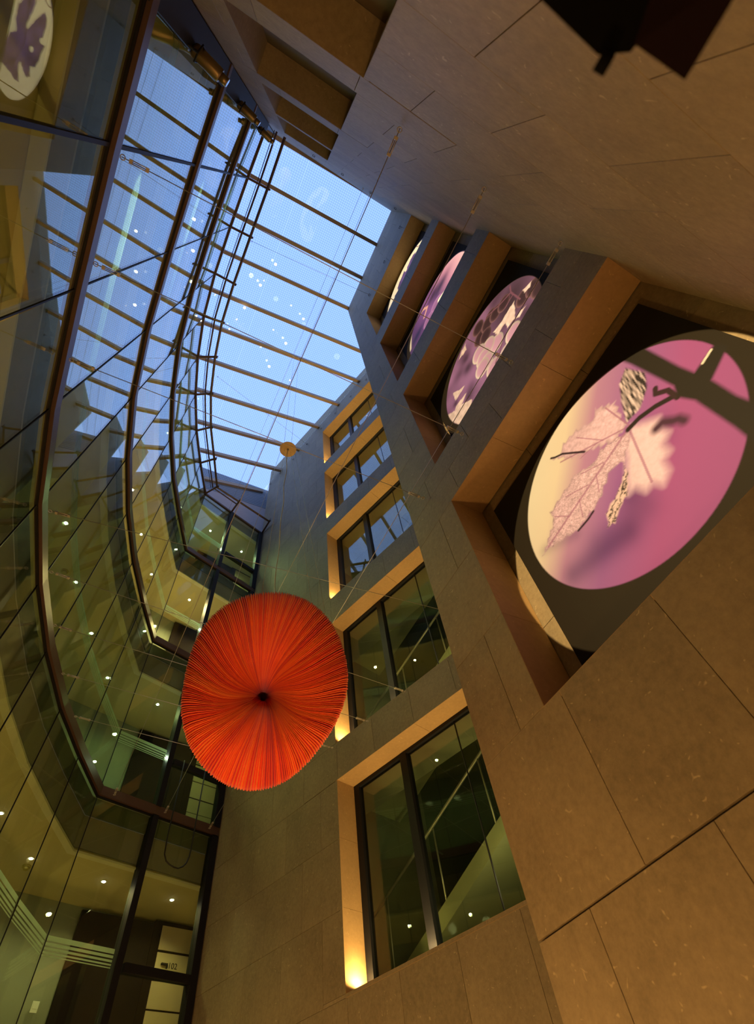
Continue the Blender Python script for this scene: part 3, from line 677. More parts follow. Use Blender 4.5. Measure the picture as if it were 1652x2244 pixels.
def pic_silhouette(Y, Z):
    y, z = Y, Z; img = np.tile(ink((250, 226, 190)), (len(y), 1))
    n = vnoise(y, z, 6, 21); lf = ink((105, 78, 128)) * (0.55 + 0.7 * n)[:, None]
    S = [(-0.88, 0.06), (-0.65, 0.15), (-0.49, 0.11), (-0.26, -0.01), (-0.21, 0.04), (-0.40, 0.23), (-0.62, 0.52), (-0.53, 0.67), (-0.41, 0.71), (-0.22, 0.68), (-0.16, 0.58), (-0.11, 0.65), (-0.12, 0.84), (0.06, 0.75), (0.16, 0.76), (0.31, 0.66), (0.34, 0.46), (0.49, 0.55), (0.54, 0.42), (0.45, 0.24), (0.32, 0.06), (0.40, 0.04), (0.66, 0.18), (0.64, 0.0), (0.55, -0.22), (0.46, -0.55), (0.20, -0.61), (-0.04, -0.49), (-0.12, -0.29), (-0.27, -0.41), (-0.48, -0.42), (-0.64, -0.24), (-0.63, -0.16), (-0.85, -0.08)]
    m_, s_ = poly(y, z, jag(S, 0.10, 0.018, 9), 0.01); img = over(img, m_, lf)
    m_, r_, u_, v_ = blob(y, z, (0.05, 0.36), 0.05, 0.07, 0, 0.2); img = over(img, m_, ink((250, 226, 190)))
    img = over(img, line(y, z, [(-1.0, 0.02), (-0.6, -0.1), (0, 0.05), (0.45, -0.2)], 0.014), ink((60, 45, 60)))
    img = over(img, line(y, z, [(-0.80, 0.17), (-0.78, 0.45), (-0.72, 0.60), (-0.73, 0.72)], 0.010), ink((120, 70, 80)))
    return round_mask(img, y, z, (-0.02, 0.08), 0.995)
def mat_print():
    mt, nt, b = newmat('printed_panel')
    at = nd(nt, 'ShaderNodeVertexColor', layer_name='print'); nt.links.new(at.outputs['Color'], b.inputs['Base Color'])
    b.inputs['Roughness'].default_value = 0.75; b.inputs['Specular IOR Level'].default_value = 0.15
    return mt
M_PRINT = mat_print()
M_PBODY = plain('panel_edge', (0.012, 0.010, 0.008), 0.6)
def picture(k, zc, res, fn, label):
    e = empty('picture_panel', (2.695, 0.60, zc)); tag(e, label, 'picture', 'round pictures in the wall niches')
    hw = 1.082
    mb = MB().box(-0.035, 0.003, -hw, hw, -hw - 0.10, hw); mb.build('panel_board', M_PBODY, e)
    g = np.linspace(-hw, hw, res + 1); YY, ZZ = np.meshgrid(g, g, indexing='ij'); Y = YY.ravel(); Z = ZZ.ravel()
    co = np.stack([np.full(Y.shape, -0.037), Y, Z], 1)
    i, j = np.meshgrid(np.arange(res), np.arange(res), indexing='ij'); a = (i * (res + 1) + j).ravel(); n1 = res + 1
    F = np.stack([a, a + 1, a + n1 + 1, a + n1], 1)          # faces towards -X
    me = bpy.data.meshes.new('print'); me.vertices.add(len(co)); me.vertices.foreach_set('co', co.ravel())
    me.loops.add(F.size); me.loops.foreach_set('vertex_index', F.ravel()); me.polygons.add(len(F)); me.polygons.foreach_set('loop_start', np.arange(0, F.size, 4)); me.update(); me.validate()
    ca = me.color_attributes.new('print', 'FLOAT_COLOR', 'POINT'); rgb = np.clip(fn(Y, Z), 0, 1)
    ca.data.foreach_set('color', np.concatenate([rgb, np.ones((len(rgb), 1))], 1).astype(np.float32).ravel())
    o = link('print', me, M_PRINT, e)
    return e
picture(0, 3.085, 300, pic_leaf, 'round picture of a pale vine leaf on violet, black panel in the lowest niche')
picture(1, 6.35, 220, pic_grapes, 'round picture of lit grapes on a black panel, niche second from the bottom')
picture(2, 9.60, 180, pic_closeup, 'round pink and purple close up on a black panel, niche second from the top')
picture(3, 12.95, 180, pic_silhouette, 'dark leaf on a cream disc, black panel in the topmost niche')

# ------------------------------------------------------------------ picture projectors on the back wall's edge
def frame_along(d):
    d = Vector(d).normalized(); q = d.to_track_quat('X', 'Z'); return q
for k, (zp, lab) in enumerate(((2.95, 'brass coloured projector spotlight aimed at the lowest niche'), (6.20, 'brass coloured projector spotlight on the pier, lowest of those in view'), (9.50, 'brass coloured projector spotlight on the pier between two others'), (12.80, 'small looking brass projector spotlight highest on the pier'))):
    src = Vector((-1.36, -0.54, zp)); tgt = Vector((2.66, 0.575, [2.96, 6.37, 9.58, 13.02][k]))
    e = empty('projector_spotlight', src); e.rotation_euler = frame_along(tgt - src).to_euler(); tag(e, lab, 'spotlight', 'projector spotlights on the pier')
    MB().tube([(-0.02, 0, 0), (0.0, 0, 0), (0.24, 0, 0), (0.26, 0, 0)], [0.052, 0.062, 0.062, 0.056], 24).build('housing', M_BRASS, e)
    MB().tube([(-0.20, 0, 0), (-0.18, 0, 0), (-0.045, 0, 0)], [0.040, 0.052, 0.052], 20).build('lamp_tail', M_BRASS, e)
    MB().tube([(-0.046, 0, 0), (-0.021, 0, 0)], 0.035, 16).build('neck', M_BLACK, e)
    lt_ = MB().tube([(0.26, 0, 0), (0.33, 0, 0)], 0.040, 20).build('lens_tube', M_BRASS, e)
    MB().tube([(0.3305, 0, 0), (0.334, 0, 0)], 0.034, 20).build('lens', glass('lens_glass%d' % k, (0.9, 0.9, 0.85), 0.06), lt_)
    MB().tube([(0.05, 0.066, -0.01), (0.05, 0.074, -0.11), (0.05, 0.0, -0.15), (0.05, -0.074, -0.11), (0.05, -0.066, -0.01)], 0.008, 6).build('yoke', M_BLACK, e)
    MB().tube([(0.05, 0.0, -0.15), (-0.05, 0.02, -0.22)], 0.012, 8).build('stem', M_BLACK, e)
    MB().tube([(0.12, 0.0, 0.065), (0.12, 0.0, 0.085)], 0.016, 10).build('knob', M_BLACK, e)
    bpy.context.view_layer.update()
    mw = e.matrix_world
    # rod from the stem back to the pier
    inv = mw.inverted(); pb = inv @ Vector((-1.42, -0.775, zp - 0.20))
    MB().tube([(-0.05, 0.02, -0.22), tuple(pb)], 0.012, 8).build('wall_rod', M_RUST, e)
    pos = mw @ Vector((0.36, 0, 0))
    ang = 2 * math.atan([1.145, 1.02, 1.0, 1.0][k] / (tgt - pos).length)
    light('projector_beam', 'SPOT', pos, 1250 * [1.0, 1.0, 1.0, 1.0][k], (1.0, 0.68, 0.30), 0.004, tgt, ang, 0.03)

# ------------------------------------------------------------------ red pleated flower sculpture
HUB = Vector((1.271, 4.358, 3.628)); FK = 0.8083
def flower():
    e = empty('fabric_flower', HUB); tag(e, 'large red orange pleated fabric flower hanging from cords under a wooden disc', 'sculpture')
    v = (-HUB).normalized()
    side = v.cross(Vector((0, 0, 1))).normalized()             # to the viewer's left or right
    upv = side.cross(v).normalized()
    if upv.z < 0: upv = -upv
    n = (v * math.cos(math.radians(12)) + upv * math.sin(math.radians(12))).normalized()
    upn = (upv * math.cos(math.radians(12)) - v * math.sin(math.radians(12))).normalized()
    rgt = upn.cross(n).normalized()
    if rgt.dot(RIGHT) < 0: rgt = -rgt
    ro = math.radians(9)
    ax_b = (upn * math.cos(ro) + rgt * math.sin(ro)); ax_a = (rgt * math.cos(ro) - upn * math.sin(ro))
    NTH, NR = 1500, 46
    r = np.random.RandomState(4)
    strands = 250
    ph = np.cumsum(0.6 + 0.8 * r.rand(strands)); ph = ph / ph[-1] * strands
    base = np.interp(np.linspace(0, strands, NTH, endpoint=False), np.concatenate([[0], ph]), np.arange(strands + 1))
    amp = np.repeat(0.6 + 0.8 * r.rand(strands + 1), 1)
    co = []; col = []
    tone = r.rand(strands + 1)
    low = vnoise(np.linspace(0, 9, NTH, endpoint=False), np.zeros(NTH), 4.0, 8)
    for ir in range(NR):
        u = ir / (NR - 1)
        for it in range(NTH):
            th = 2 * PI * it / NTH
            fold = math.sin(2 * PI * base[it]); ia = int(base[it])
            # swirl near the heart
            tht = th + 0.30 * (1 - u) ** 3 + 0.012 * math.sin(7 * th) * u
            ra, rb = 1.03, 1.215
            R = 1.0 / math.sqrt((math.cos(tht) / ra) ** 2 + (math.sin(tht) / rb) ** 2)
            R *= 1 + 0.022 * math.cos(3 * tht - 1.2) + 0.012 * math.cos(2 * tht + 2.2) + 0.010 * math.cos(5 * tht)
            if u < 0.80:
                s = u / 0.80; rr = 0.030 + (1.0 - 0.030) * s ** 1.2
                rad = R * 0.985 * rr
                h = -0.62 * math.exp(-s * 6.5) - 0.12 * (1 - s) ** 2 + 0.06 * math.sin(PI * min(1, s)) - 0.10 * max(0, s - 0.72) ** 1.5 / 0.148
            else:
                s = (u - 0.80) / 0.20; rad = R * (0.985 + 0.020 * math.sin(s * PI * 0.75)); h = -0.10 - 0.14 * s
            a_ = 0.005 + 0.013 * min(1, u * 1.1)
            h += a_ * amp[ia] * fold
            rad += 0.011 * amp[ia] * fold * u * (1 if u > 0.75 else 0.0)
            cx = math.cos(tht) * rad; cy = math.sin(tht) * rad + 0.13 * min(1, rad) - 0.15 * math.sin(PI * min(1, u / 0.82)) ** 1.3 * math.cos(tht) ** 2
            p = ax_a * cx + ax_b * cy + n * (h + 0.35)
            co.append((p.x, p.y, p.z))
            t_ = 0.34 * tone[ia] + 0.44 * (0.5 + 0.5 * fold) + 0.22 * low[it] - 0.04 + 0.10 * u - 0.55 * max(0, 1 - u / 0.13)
            col.append(t_)
    co = np.array(co) * FK; i, j = np.meshgrid(np.arange(NR - 1), np.arange(NTH), indexing='ij')
    a = (i * NTH + j).ravel(); b = (i * NTH + (j + 1) % NTH).ravel(); F = np.stack([a, b, b + NTH, a + NTH], 1)
    me = bpy.data.meshes.new('pleated_disc'); me.vertices.add(len(co)); me.vertices.foreach_set('co', co.ravel())
    me.loops.add(F.size); me.loops.foreach_set('vertex_index', F.ravel()); me.polygons.add(len(F)); me.polygons.foreach_set('loop_start', np.arange(0, F.size, 4))
    me.polygons.foreach_set('use_smooth', [True] * len(F)); me.update(); me.validate()
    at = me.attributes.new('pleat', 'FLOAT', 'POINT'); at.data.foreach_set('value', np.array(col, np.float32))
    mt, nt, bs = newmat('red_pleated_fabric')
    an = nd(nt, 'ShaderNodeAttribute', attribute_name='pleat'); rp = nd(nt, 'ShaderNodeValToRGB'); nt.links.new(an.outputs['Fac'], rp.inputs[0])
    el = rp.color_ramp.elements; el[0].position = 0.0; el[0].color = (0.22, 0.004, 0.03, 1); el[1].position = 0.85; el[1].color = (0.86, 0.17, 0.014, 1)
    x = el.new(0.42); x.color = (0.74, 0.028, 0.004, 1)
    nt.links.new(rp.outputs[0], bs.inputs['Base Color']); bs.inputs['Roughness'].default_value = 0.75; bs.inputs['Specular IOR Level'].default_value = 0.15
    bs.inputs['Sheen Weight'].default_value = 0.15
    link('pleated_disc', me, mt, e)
    # back hood of the same cloth, closing the flower from behind
    rim = [Vector(co[(NR - 1) * NTH + q]) for q in range(0, NTH, 15)]; m_ = len(rim); vs = list(rim); fs = []
    apex = (n * (-0.55) + ax_b * 0.10) * FK
    for s in (0.45, 0.8, 0.96): vs += [p + (apex - p) * s + n * 0.10 * math.sin(s * PI) for p in rim]
    for k in range(3):
        for q in range(m_): fs.append((k * m_ + q, (k + 1) * m_ + q, (k + 1) * m_ + (q + 1) % m_, k * m_ + (q + 1) % m_))
    MB().add(vs, fs, True).build('back_hood', plain('red_back_cloth', (0.5, 0.03, 0.008), 0.8), e)
    MB().tube([n * -0.30, n * -0.33], 0.05, 16).build('heart', plain('dark_red_heart', (0.12, 0.004, 0.012), 0.8), e)
    # wooden disc high above and the cords
    DZ = 9.70 - HUB.z; dsk = Vector((1.277 - HUB.x, 4.361 - HUB.y, DZ))
    MB().tube([dsk, dsk + Vector((0, 0, 0.012))], 0.17, 40).build('ceiling_disc', M_WOOD, e)
    MB().tube([dsk + Vector((0, 0, -0.02)), dsk + Vector((0, 0, -0.001))], 0.02, 12).build('disc_cap', M_RUST, e)
    main = []
    top_pt = ax_b * 1.25 - n * 0.05
    apx = Vector((0, 0, 0)) + apex * 0.9
    for q in range(25):
        t = q / 24; p = apx + (dsk - apx) * t; main.append(p + Vector((0.012 * math.sin(q * 1.3), 0.012 * math.cos(q * 1.7), 0)))
    MB().tube(main, 0.008, 6).build('cord', M_CORD, e)
    for (sa, sb) in ((-0.78, 0.72), (-0.35, 1.10), (0.42, 1.10), (0.80, 0.62)):
        p0 = (ax_a * sa + ax_b * sb + n * 0.10) * FK; p1 = dsk + Vector((0.17 * sa, 0.12 * sb - 0.1, 0))
        MB().tube([p0, p0 + (p1 - p0) * 0.5, p1], 0.0028, 5).build('thread', M_CORD, e)
    for s in (-1, 1):
        p0 = dsk + Vector((0.08 * s, 0.05, 0.012)); gz = roof_z(p0.x + HUB.x) - HUB.z - 0.02
        MB().tube([p0, Vector((p0.x, p0.y, gz))], 0.0028, 5).build('thread', M_CORD, e)
    return e
flower()

# ------------------------------------------------------------------ tension wires and wall eyes
def eye(p, nrm, label, group):
    e = empty('wall_eye', p); e.rotation_euler = Vector(nrm).to_track_quat('X', 'Z').to_euler(); tag(e, label, 'wall eye', group)
    MB().tube([(0, 0, 0), (0.006, 0, 0)], 0.022, 12).build('base_plate', M_RUST, e)
    MB().tube([(0.005, 0.028, 0.03)] + [(0.035 + 0.0 * q, 0.030 * math.cos(PI * q / 8), -0.035 * math.sin(PI * q / 8)) for q in range(9)] + [(0.005, -0.028, 0.03)], 0.0055, 6).build('shackle', M_RUST, e)
    return e
def wire(a, b, label, group, tb0=True, tb1=False):
    a = Vector(a); b = Vector(b); d = (b - a).normalized(); L = (b - a).length
    e = empty('tension_wire', a); e.rotation_euler = d.to_track_quat('X', 'Z').to_euler(); tag(e, label, 'wire', group)
    MB().tube([(0.01, 0, 0), (L - 0.01, 0, 0)], 0.0038, 5).build('cable', M_STEEL, e)
    for flag, x0, s in ((tb0, 0.0, 1), (tb1, L, -1)):
        MB().tube([(x0 + s * 0.02 + 0.018 * math.cos(2 * PI * q / 10), 0.018 * math.sin(2 * PI * q / 10), 0) for q in range(11)], 0.004, 5).build('end_ring', M_STEEL, e)
        if flag:
            for yy in (-0.012, 0.012):
                MB().tube([(x0 + s * 0.08, yy, 0), (x0 + s * 0.20, yy, 0)], 0.004, 6).build('turnbuckle_rod', M_STEEL, e)
            for xx in (0.08, 0.20):
                MB().box(x0 + s * xx - 0.012, x0 + s * xx + 0.012, -0.016, 0.016, -0.008, 0.008).build('turnbuckle_nut', M_STEEL, e)
    return e
ZW = 4.82
GW = 'wires of the low net across the atrium'
for (b, g, lab) in (((2.3, 0.423, 4.805), (-1.44, 0.42, ZW), 'steel wire from the niche wall to the glass, nearest the back wall'), ((2.3, 1.30, 4.91), (-1.49, 1.257, ZW + 0.06), 'steel wire from the middle of the niche wall to the glass'), ((2.3, 2.161, 4.908), (-1.51, 2.12, ZW), 'steel wire from the free edge of the niche wall to the glass')):
    wire(Vector(b) - Vector((0.02, 0, 0)), Vector(g) + Vector((0.06, 0, 0)), lab, GW, True, True)
for (s, g, lab) in ((2.10, (-1.44, 3.83), 'steel wire that comes from behind the niche wall edge'), (3.808, (-1.304, 4.64), 'steel wire fixed beside the mullion line above the lowest window'), (4.634, (-1.141, 5.45), 'steel wire fixed above the middle of the lowest window'), (5.432, (-0.917, 6.271), 'steel wire fixed above the corner of the lowest window'), (6.28, (-0.628, 7.081), 'steel wire fixed on bare stone past the window column')):
    p = FA.p(s, 4.785, -0.02); wire(p, Vector((g[0] + 0.07, g[1] - 0.02, ZW)), lab, GW, True, True)
for (x, q, lab) in ((0.436, (0.33, 8.86), 'steel wire along the atrium, closest to the curved glass'), (1.253, (1.19, 9.16), 'steel wire along the atrium to the end mullion'), (2.097, (2.02, 9.46), 'steel wire along the atrium, closest to the niche wall')):
    p = FC.p(x, 4.87, -0.02); wire(p, Vector((q[0], q[1] - 0.03, ZW)), lab, GW, True, True)
GU = 'wires of the high net under the roof'
for (x, lab) in ((1.08, 'fine wire along the atrium high under the roof, on the glass side'), (1.29, 'fine wire along the atrium high under the roof, on the niche wall side')):
    wire(FC.p(x, 15.1, -0.02), (x - 0.1, 10.10, 15.1), lab, GU, False, False)
for (b, g, lab) in (((2.3, 1.48, 14.915), (-1.0, 1.62, 14.70), 'fine wire from the top of the niche wall to the coping rail'), (tuple(FA.p(6.28, 17.62)), (-0.72, 5.3, 14.75), 'fine wire from the top of the window wall to the coping rail')):
    wire(Vector(b) - Vector((0.02, 0, 0)), g, lab, GU, False, False)
for x, zz in ((0.436, 4.966), (1.253, 4.86), (2.097, 4.861)): pass
for x in (-0.286, 0.495, 1.29, 2.03): eye(FC.p(x, 15.2, 0), nC, 'small dark wall eye high on the stone wall beside the camera', 'wall eyes under the roof on the back wall')
for y in (-0.324, 0.572, 1.48): eye((2.3, y, 14.86), (-1, 0, 0), 'small dark wall eye above the topmost picture niche', 'wall eyes above the picture niches')
for s in (3.013, 3.84, 4.672, 5.467, 6.283, 7.103, 7.90, 8.50): eye(FA.p(s, 17.62), -nA, 'small dark wall eye at the top of the window wall', 'wall eyes at the top of the window wall')

# ------------------------------------------------------------------ safety rail frame outside the coping
RAIL = [(-0.976, -0.72), (-0.983, 0.375), (-1.010, 1.497), (-1.033, 2.676), (-1.011, 3.701), (-0.901, 4.646), (-0.701, 5.676), (-0.403, 6.655), (-0.010, 7.601), (0.349, 8.484), (1.135, 8.723), (2.27, 9.07)]
e = empty('coping_rail', (0, 4, 14.25)); tag(e, 'brown steel rail frame carried on brackets along the glass coping', 'railing'); bpy.context.view_layer.update(); inv = e.matrix_world.inverted()
def rpart(mb, nm, mt=M_BAND): o = mb.build(nm, mt, e); o.matrix_parent_inverse = inv
mid = [(-1.185, -0.74)] + [tuple((Vector(RAIL[i]) * 0.55 + Vector(NODES[i]) * 0.45)) for i in range(1, len(RAIL))]
rpart(MB().tube([(p[0], p[1], 14.25) for p in RAIL], 0.032, 8, True, False), 'outer_tube')
rpart(MB().tube([(p[0] , p[1], 14.42) for p in mid[:-1]], 0.022, 8, True, False), 'inner_tube')
rpart(MB().tube([(p[0] - 0.05, p[1], 14.36) for p in mid[:10]], 0.008, 6, True, False), 'rail_cable', M_CABLE)
for i in range(1, len(RAIL)):
    a = Vector(RAIL[i]); b = Vector(NODES[i]); d = (b - a).normalized(); pb = b + d * 0.40 if i < 10 else b
    pa = a - d * 0.05
    w = Vector((-d.y, d.x)) * 0.026
    P = [pa - w, pb - w, pb + w, pa + w]
    rpart(MB().hexa([(p.x, p.y, 14.285) for p in P] + [(p.x, p.y, 14.33) for p in P]), 'bracket')
    rpart(MB().cyl((pa.x, pa.y, 14.20), (pa.x, pa.y, 14.36), 0.02, 8), 'bolt', M_RUST)

# ------------------------------------------------------------------ glowing beads added in place of lamp reflections in the roof glass
M_GLINT = emit('glint_glow', (1.0, 0.86, 0.62), 9.0)
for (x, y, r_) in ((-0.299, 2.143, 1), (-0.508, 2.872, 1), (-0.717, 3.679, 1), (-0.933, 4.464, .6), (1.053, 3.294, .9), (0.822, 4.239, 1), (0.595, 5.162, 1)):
    zt = roof_z(x) - 0.02; e = empty('glint_bead', (x, y, zt - 0.25)); tag(e, 'tiny warm glowing bead standing for a lamp reflection in the glass roof', 'glint', 'added glints under the roof')
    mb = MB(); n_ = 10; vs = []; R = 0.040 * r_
    mb.tube([(0, 0, -R)] + [(0, 0, R * math.sin(-PI / 2 + PI * q / 8)) for q in range(1, 8)] + [(0, 0, R)], [0.001] + [R * math.cos(-PI / 2 + PI * q / 8) for q in range(1, 8)] + [0.001], n_).build('glowing_bead', M_GLINT, e)
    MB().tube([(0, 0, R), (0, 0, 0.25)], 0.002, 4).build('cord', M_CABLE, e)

# ------------------------------------------------------------------ corridor fittings
E_DOWN = [emit('downlight_glow%d' % k, c, s) for k, (c, s) in enumerate((((1.0, 0.95, 0.9), 60), ((0.85, 1.0, 0.8), 50), ((1.0, 0.95, 0.75), 60), ((0.85, 1.0, 0.75), 70)))]
def along(poly, d, step, start):
    P = offset(poly, d); out = []; acc = start
    for i in range(len(P) - 1):
        L = (P[i + 1] - P[i]).length
        while acc < L: out.append((P[i] + (P[i + 1] - P[i]) * (acc / L), i)); acc += step
        acc -= L
    return out
storey = ['first storey', 'second storey', 'third storey', 'top storey']
LCOL = [(1.0, 0.82, 0.34), (0.75, 0.95, 0.32), (1.0, 0.74, 0.34), (0.72, 1.0, 0.50)]
LPOW = [13, 6, 58, 16]
M_RING = plain('downlight_ring', (0.6, 0.58, 0.5), 0.4)
for k in range(4):
    zc = (FL[k + 2] if k < 3 else 14.55) - 0.78
    for (p, i) in along(NODES, 0.70, 1.22, 0.65):
        if i < 5: continue
        e = empty('downlight', (p.x, p.y, zc)); tag(e, 'round recessed downlight in the corridor ceiling, ' + storey[k], 'downlight', 'corridor downlights, ' + storey[k])
        MB().tube([(0, 0, -0.006), (0, 0, -0.0005)], 0.045, 20).build('ring', M_RING, e)
        MB().tube([(0, 0, -0.012), (0, 0, -0.0065)], 0.024, 16).build('lamp_face', E_DOWN[k], e)
        light('downlight_beam', 'SPOT', (p.x, p.y, zc - 0.02), LPOW[k] * 3, LCOL[k], 0.03, (p.x, p.y, zc - 1), math.radians(150), 0.6)
    zb = [2.826, 5.74, 8.98, 12.22][k] + 0.12
    for (px, py, pw, where) in ((-1.70, -0.22, 0, 'the black pier'), (0.94, 9.27, 5, 'the end mullion')):  # lamps added behind the glass to brighten the frosted stripes
        if k == 0: continue
        e = empty('stripe_lamp', (px, py, zb)); tag(e, 'small lamp added behind the glass to brighten the frosted stripes, by ' + where + ', ' + storey[k], 'lamp', 'added stripe lamps behind the glass')
        MB().tube([(0, 0, -0.06), (0, 0, -0.03)], 0.014, 10).build('socket', M_SOOT, e); MB().tube([(0, 0, -0.05), (0.0, 0.05, -0.07)] if py > 5 else [(0, 0, -0.05), (0.10, -0.60, -0.07)], 0.006, 6).build('arm', M_SOOT, e)
        if pw: light('stripe_glow', 'POINT', (px, py, zb), pw, (0.80, 1.0, 0.72), 0.022)
        else: light('stripe_glow', 'SPOT', (px, py + 0.03, zb), 1500, (0.85, 1.0, 0.80), 0.012, (-1.475, 1.25, zb - 0.03), math.radians(15), 0.5)
    for (p, i) in along(NODES, 0.85, 2.9, 2.0):
        e = empty('smoke_detector', (p.x, p.y, zc)); tag(e, 'yellowed round smoke detector on the corridor ceiling, ' + storey[k], 'smoke detector', 'smoke detectors, ' + storey[k])
        MB().tube([(0, 0, -0.02), (0, 0, -0.0005)], 0.06, 20).build('base', M_YELLOW, e); MB().tube([(0, 0, -0.05), (0, 0, -0.021)], [0.035, 0.045], 16).build('sensor', M_YELLOW, e)
# end wall of each corridor: dark door and cream panelled door side with its number
W0 = Vector((1.27, 10.84, 0)); WE = Vector((1.21, 0.305, 0)).normalized(); WN = Vector((-WE.y, WE.x, 0))
FW = Frame(W0, WE, WN)
for k in range(4):
    dz = (FL[k + 1] - FL[1])
    door = empty('door_%d' % (k + 1), FW.p(-0.2, FL[k + 1])); bpy.context.view_layer.update(); inv = door.matrix_world.inverted()
    tag(door, 'dark door with cream panelled side light, ' + storey[k] + ' corridor end', 'door', kind='structure')
    def dp(nm, mt, a0, a1, z0, z1, d0, d1):
        o = FW.box(MB(), a0, a1, z0 + dz, z1 + dz, d0, d1).build(nm, mt, door); o.matrix_parent_inverse = inv; return o
    dp('leaf', M_DOOR, -0.81, 0.42, 1.58, 3.98, -0.03, 0.02)
    dp('side_frame', M_DOOR, 0.43, 1.30, 1.58, 4.02, -0.03, 0.02)
    for (z0, z1) in ((1.66, 1.98), (1.995, 2.30), (2.315, 2.60), (2.615, 2.885), (2.91, 3.235), (3.255, 3.60), (3.635, 3.96)):
        dp('cream_panel', M_PANEL, 0.57, 1.13, z0, z1, -0.045, -0.031)
    h = dp('number_bracket', M_BLACK, 0.66, 0.77, 3.44, 3.462, -0.085, -0.05); dp('number_bracket', M_BLACK, 0.755, 0.775, 3.40, 3.44, -0.085, -0.05)
    if k == 0:
        tcu = bpy.data.curves.new('room_number', 'FONT'); tcu.body = '102'; tcu.size = 0.11; tcu.extrude = 0.002
        to = bpy.data.objects.new('room_number', tcu); COL.objects.link(to); bpy.context.view_layer.update()
        me = bpy.data.meshes.new_from_object(to.evaluated_get(bpy.context.evaluated_depsgraph_get())); bpy.data.objects.remove(to)
        M4 = Matrix((WE, Vector((0, 0, 1)), -WN)).transposed().to_4x4(); M4.translation = FW.p(0.79, 3.41, -0.049)
        me.transform(M4); me.name = 'room_number'
        o = link('room_number', me, M_BLACK, door); o.matrix_parent_inverse = inv
# light switch beside the first storey door
e = empty('light_switch', FW.p(-1.03, 2.81, -0.01)); e.rotation_euler = (0, 0, math.atan2(WE.y, WE.x)); tag(e, 'small white light switch on the corridor wall beside the dark door', 'switch')
MB().box(-0.045, 0.045, -0.008, 0.0, -0.06, 0.06).build('plate', M_WHITE, e); MB().box(-0.03, 0.03, -0.014, -0.0085, -0.02, 0.045).build('rocker', M_WHITE, e)
# loop of black cable hanging at the end bay
mb = MB(); pts = [(1.283, 9.19, 5.75), (1.283, 9.19, 4.80), (1.283, 9.19, 4.55), (1.283, 9.19, 4.416), (1.298, 9.196, 4.203), (1.345, 9.215, 4.12), (1.412, 9.238, 4.085), (1.49, 9.265, 4.067), (1.56, 9.294, 4.069), (1.63, 9.32, 4.11), (1.679, 9.339, 4.172), (1.71, 9.353, 4.28), (1.717, 9.353, 4.389), (1.714, 9.351, 4.60), (1.712, 9.351, 4.80), (1.712, 9.351, 5.75)]
tag(mb.tube([(p[0] + 0.03, p[1] - 0.09, p[2]) for p in pts], 0.011, 6).build('cable_loop', M_CABLE), 'loop of black cable hanging in front of the end glass pane', 'cable')

# ------------------------------------------------------------------ uplights on the window sills
M_UP = emit('uplight_glow', (1.0, 0.8, 0.45), 6.0)
for k in range(5):
    for (s, pw) in ((WL - 0.10, 3.2), (4.35, 4.5), (3.0, 4.5)):
        p = FA.p(s, WB[k], 0.17); e = empty('sill_uplight', p); tag(e, 'small recessed uplight on the sill of the ' + ['lowest window', 'second lowest window', 'middle window', 'second highest window', 'topmost window'][k] + [', by the jamb', ', by the mullion', ', past the niche wall'][[WL - 0.10, 4.35, 3.0].index(s)], 'uplight', 'window sill uplights')
        MB().tube([(0, 0, 0.0005), (0, 0, 0.02)], 0.04, 16).build('body', M_RUST, e); MB().tube([(0, 0, 0.0205), (0, 0, 0.022)], 0.03, 16).build('lens', M_UP, e)
        light('sill_beam', 'SPOT', p + Vector((0, 0, 0.03)), pw * 16, (1.0, 0.66, 0.24), 0.03, p + Vector((0, 0, 1)), math.radians(165), 0.5)

# ------------------------------------------------------------------ lobby lamps on the floor (below the frame) that light the stone
def floor_lamp(x, y, power, col, label):
    e = empty('floor_uplighter', (x, y, -1.65)); tag(e, label, 'floor lamp', 'floor uplighters in the lobby')
    MB().tube([(0, 0, 0), (0, 0, 0.03)], 0.16, 20).build('base', M_RUST, e); MB().tube([(0, 0, 0.03), (0, 0, 0.9)], 0.016, 10).build('pole', M_RUST, e)
    MB().tube([(0, 0, 0.9), (0, 0, 1.02), (0, 0, 1.08)], [0.02, 0.12, 0.14], 20, False).build('shade', M_RUST, e)
    light('uplighter_glow', 'POINT', (x, y, -1.65 + 1.16), power, col, 0.10)
WARM = (1.0, 0.53, 0.17)
# floor spotlight trained on the red flower
fp = Vector((0.25, 1.5, -1.45)); fd = (HUB + Vector((0.03, -0.02, 0.12)) - fp)
e = empty('floor_spotlight', (fp.x, fp.y, -1.65)); tag(e, 'small black lobby spotlight trained on the red flower', 'spotlight')
MB().tube([(0, 0, 0), (0, 0, 0.02)], 0.09, 16).build('base', M_SOOT, e); MB().tube([(0, 0, 0.02), (0, 0, 0.12)], 0.012, 8).build('stem', M_SOOT, e)
q_ = fd.normalized(); MB().tube([Vector((0, 0, 0.2)) - q_ * 0.12, Vector((0, 0, 0.2)) + q_ * 0.03], 0.055, 16, False).build('can', M_SOOT, e)
light('flower_beam', 'SPOT', fp + q_ * 0.05, 520, (1.0, 0.72, 0.40), 0.03, fp + fd, 2 * math.atan(1.02 / fd.length), 0.3)
floor_lamp(0.35, 2.5, 150, WARM, 'slim lobby uplighter standing in the middle of the lobby')
floor_lamp(1.5, 5.6, 105, WARM, 'slim lobby uplighter standing below the lowest window')
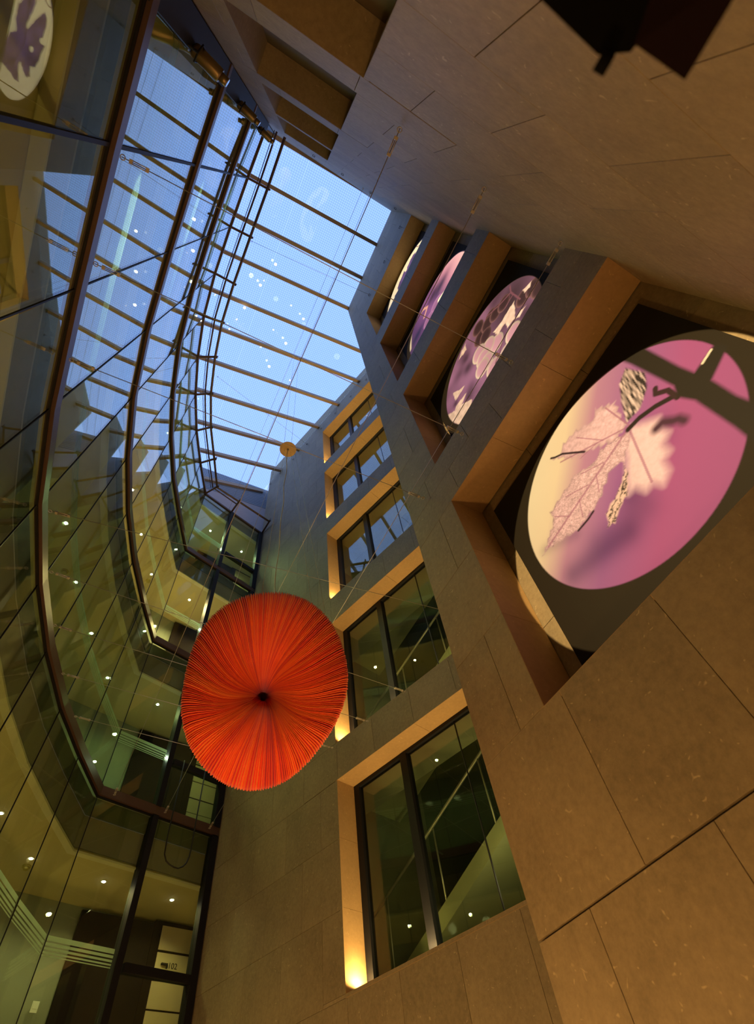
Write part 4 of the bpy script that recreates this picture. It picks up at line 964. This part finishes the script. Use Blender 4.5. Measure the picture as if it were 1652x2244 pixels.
floor_lamp(0.6, 7.9, 55, WARM, 'slim lobby uplighter standing at the far end of the lobby')
floor_lamp(-0.9, 0.5, 24, WARM, 'slim lobby uplighter standing by the curved glass')

# ------------------------------------------------------------------ black lamp with a flap close to the camera
def near_lamp():
    A_ = lambda v, k: Vector(v) * k
    e = empty('wall_floodlight', (0.20, -0.68, 0.90)); tag(e, 'black wall floodlight with an open flap jutting from the stone wall, out of focus', 'floodlight'); bpy.context.view_layer.update(); inv = e.matrix_world.inverted()
    P = [Vector(q) for q in ((0.131, -0.253, 0.694), (0.217, -0.246, 0.674), (0.241, -0.265, 0.659), (0.300, -0.260, 0.636), (0.289, -0.316, 0.616), (0.204, -0.303, 0.655), (0.12, -0.32, 0.70))]
    def slab(pts, off, nm, mt):
        n_ = len(pts); vs = [p for p in pts] + [p + off for p in pts]
        fs = [tuple(range(n_)), tuple(reversed(range(n_, 2 * n_)))] + [(i, n_ + i, n_ + (i + 1) % n_, (i + 1) % n_) for i in range(n_)]
        o = MB().add(vs, fs).build(nm, mt, e); o.matrix_parent_inverse = inv
    up = Vector((0.02, -0.05, 0.10))
    slab([Vector((0.120, -0.262, 0.700)), Vector((0.217, -0.246, 0.674)), Vector((0.245, -0.262, 0.668)), Vector((0.262, -0.34, 0.66)), Vector((0.12, -0.36, 0.70))], up, 'housing', M_SOOT)
    slab([P[2], P[3], P[4] + Vector((0, -0.03, 0)), P[2] + Vector((-0.02, -0.09, 0.01))], Vector((0.004, -0.006, 0.012)), 'flap', M_MAROON)
    o = MB().cyl((0.219, -0.243, 0.672), (0.232, -0.243, 0.668), 0.010, 12).build('hinge_knob', M_SOOT, e); o.matrix_parent_inverse = inv
    o = MB().tube([(0.20, -0.34, 0.74), (0.20, -0.60, 0.86), (0.20, -0.735, 0.90)], 0.014, 8).build('arm', M_SOOT, e); o.matrix_parent_inverse = inv
    o = FC.box(MB(), 0.15, 0.25, 0.84, 0.96, -0.02, -0.001).build('wall_plate', M_SOOT, e); o.matrix_parent_inverse = inv
near_lamp()
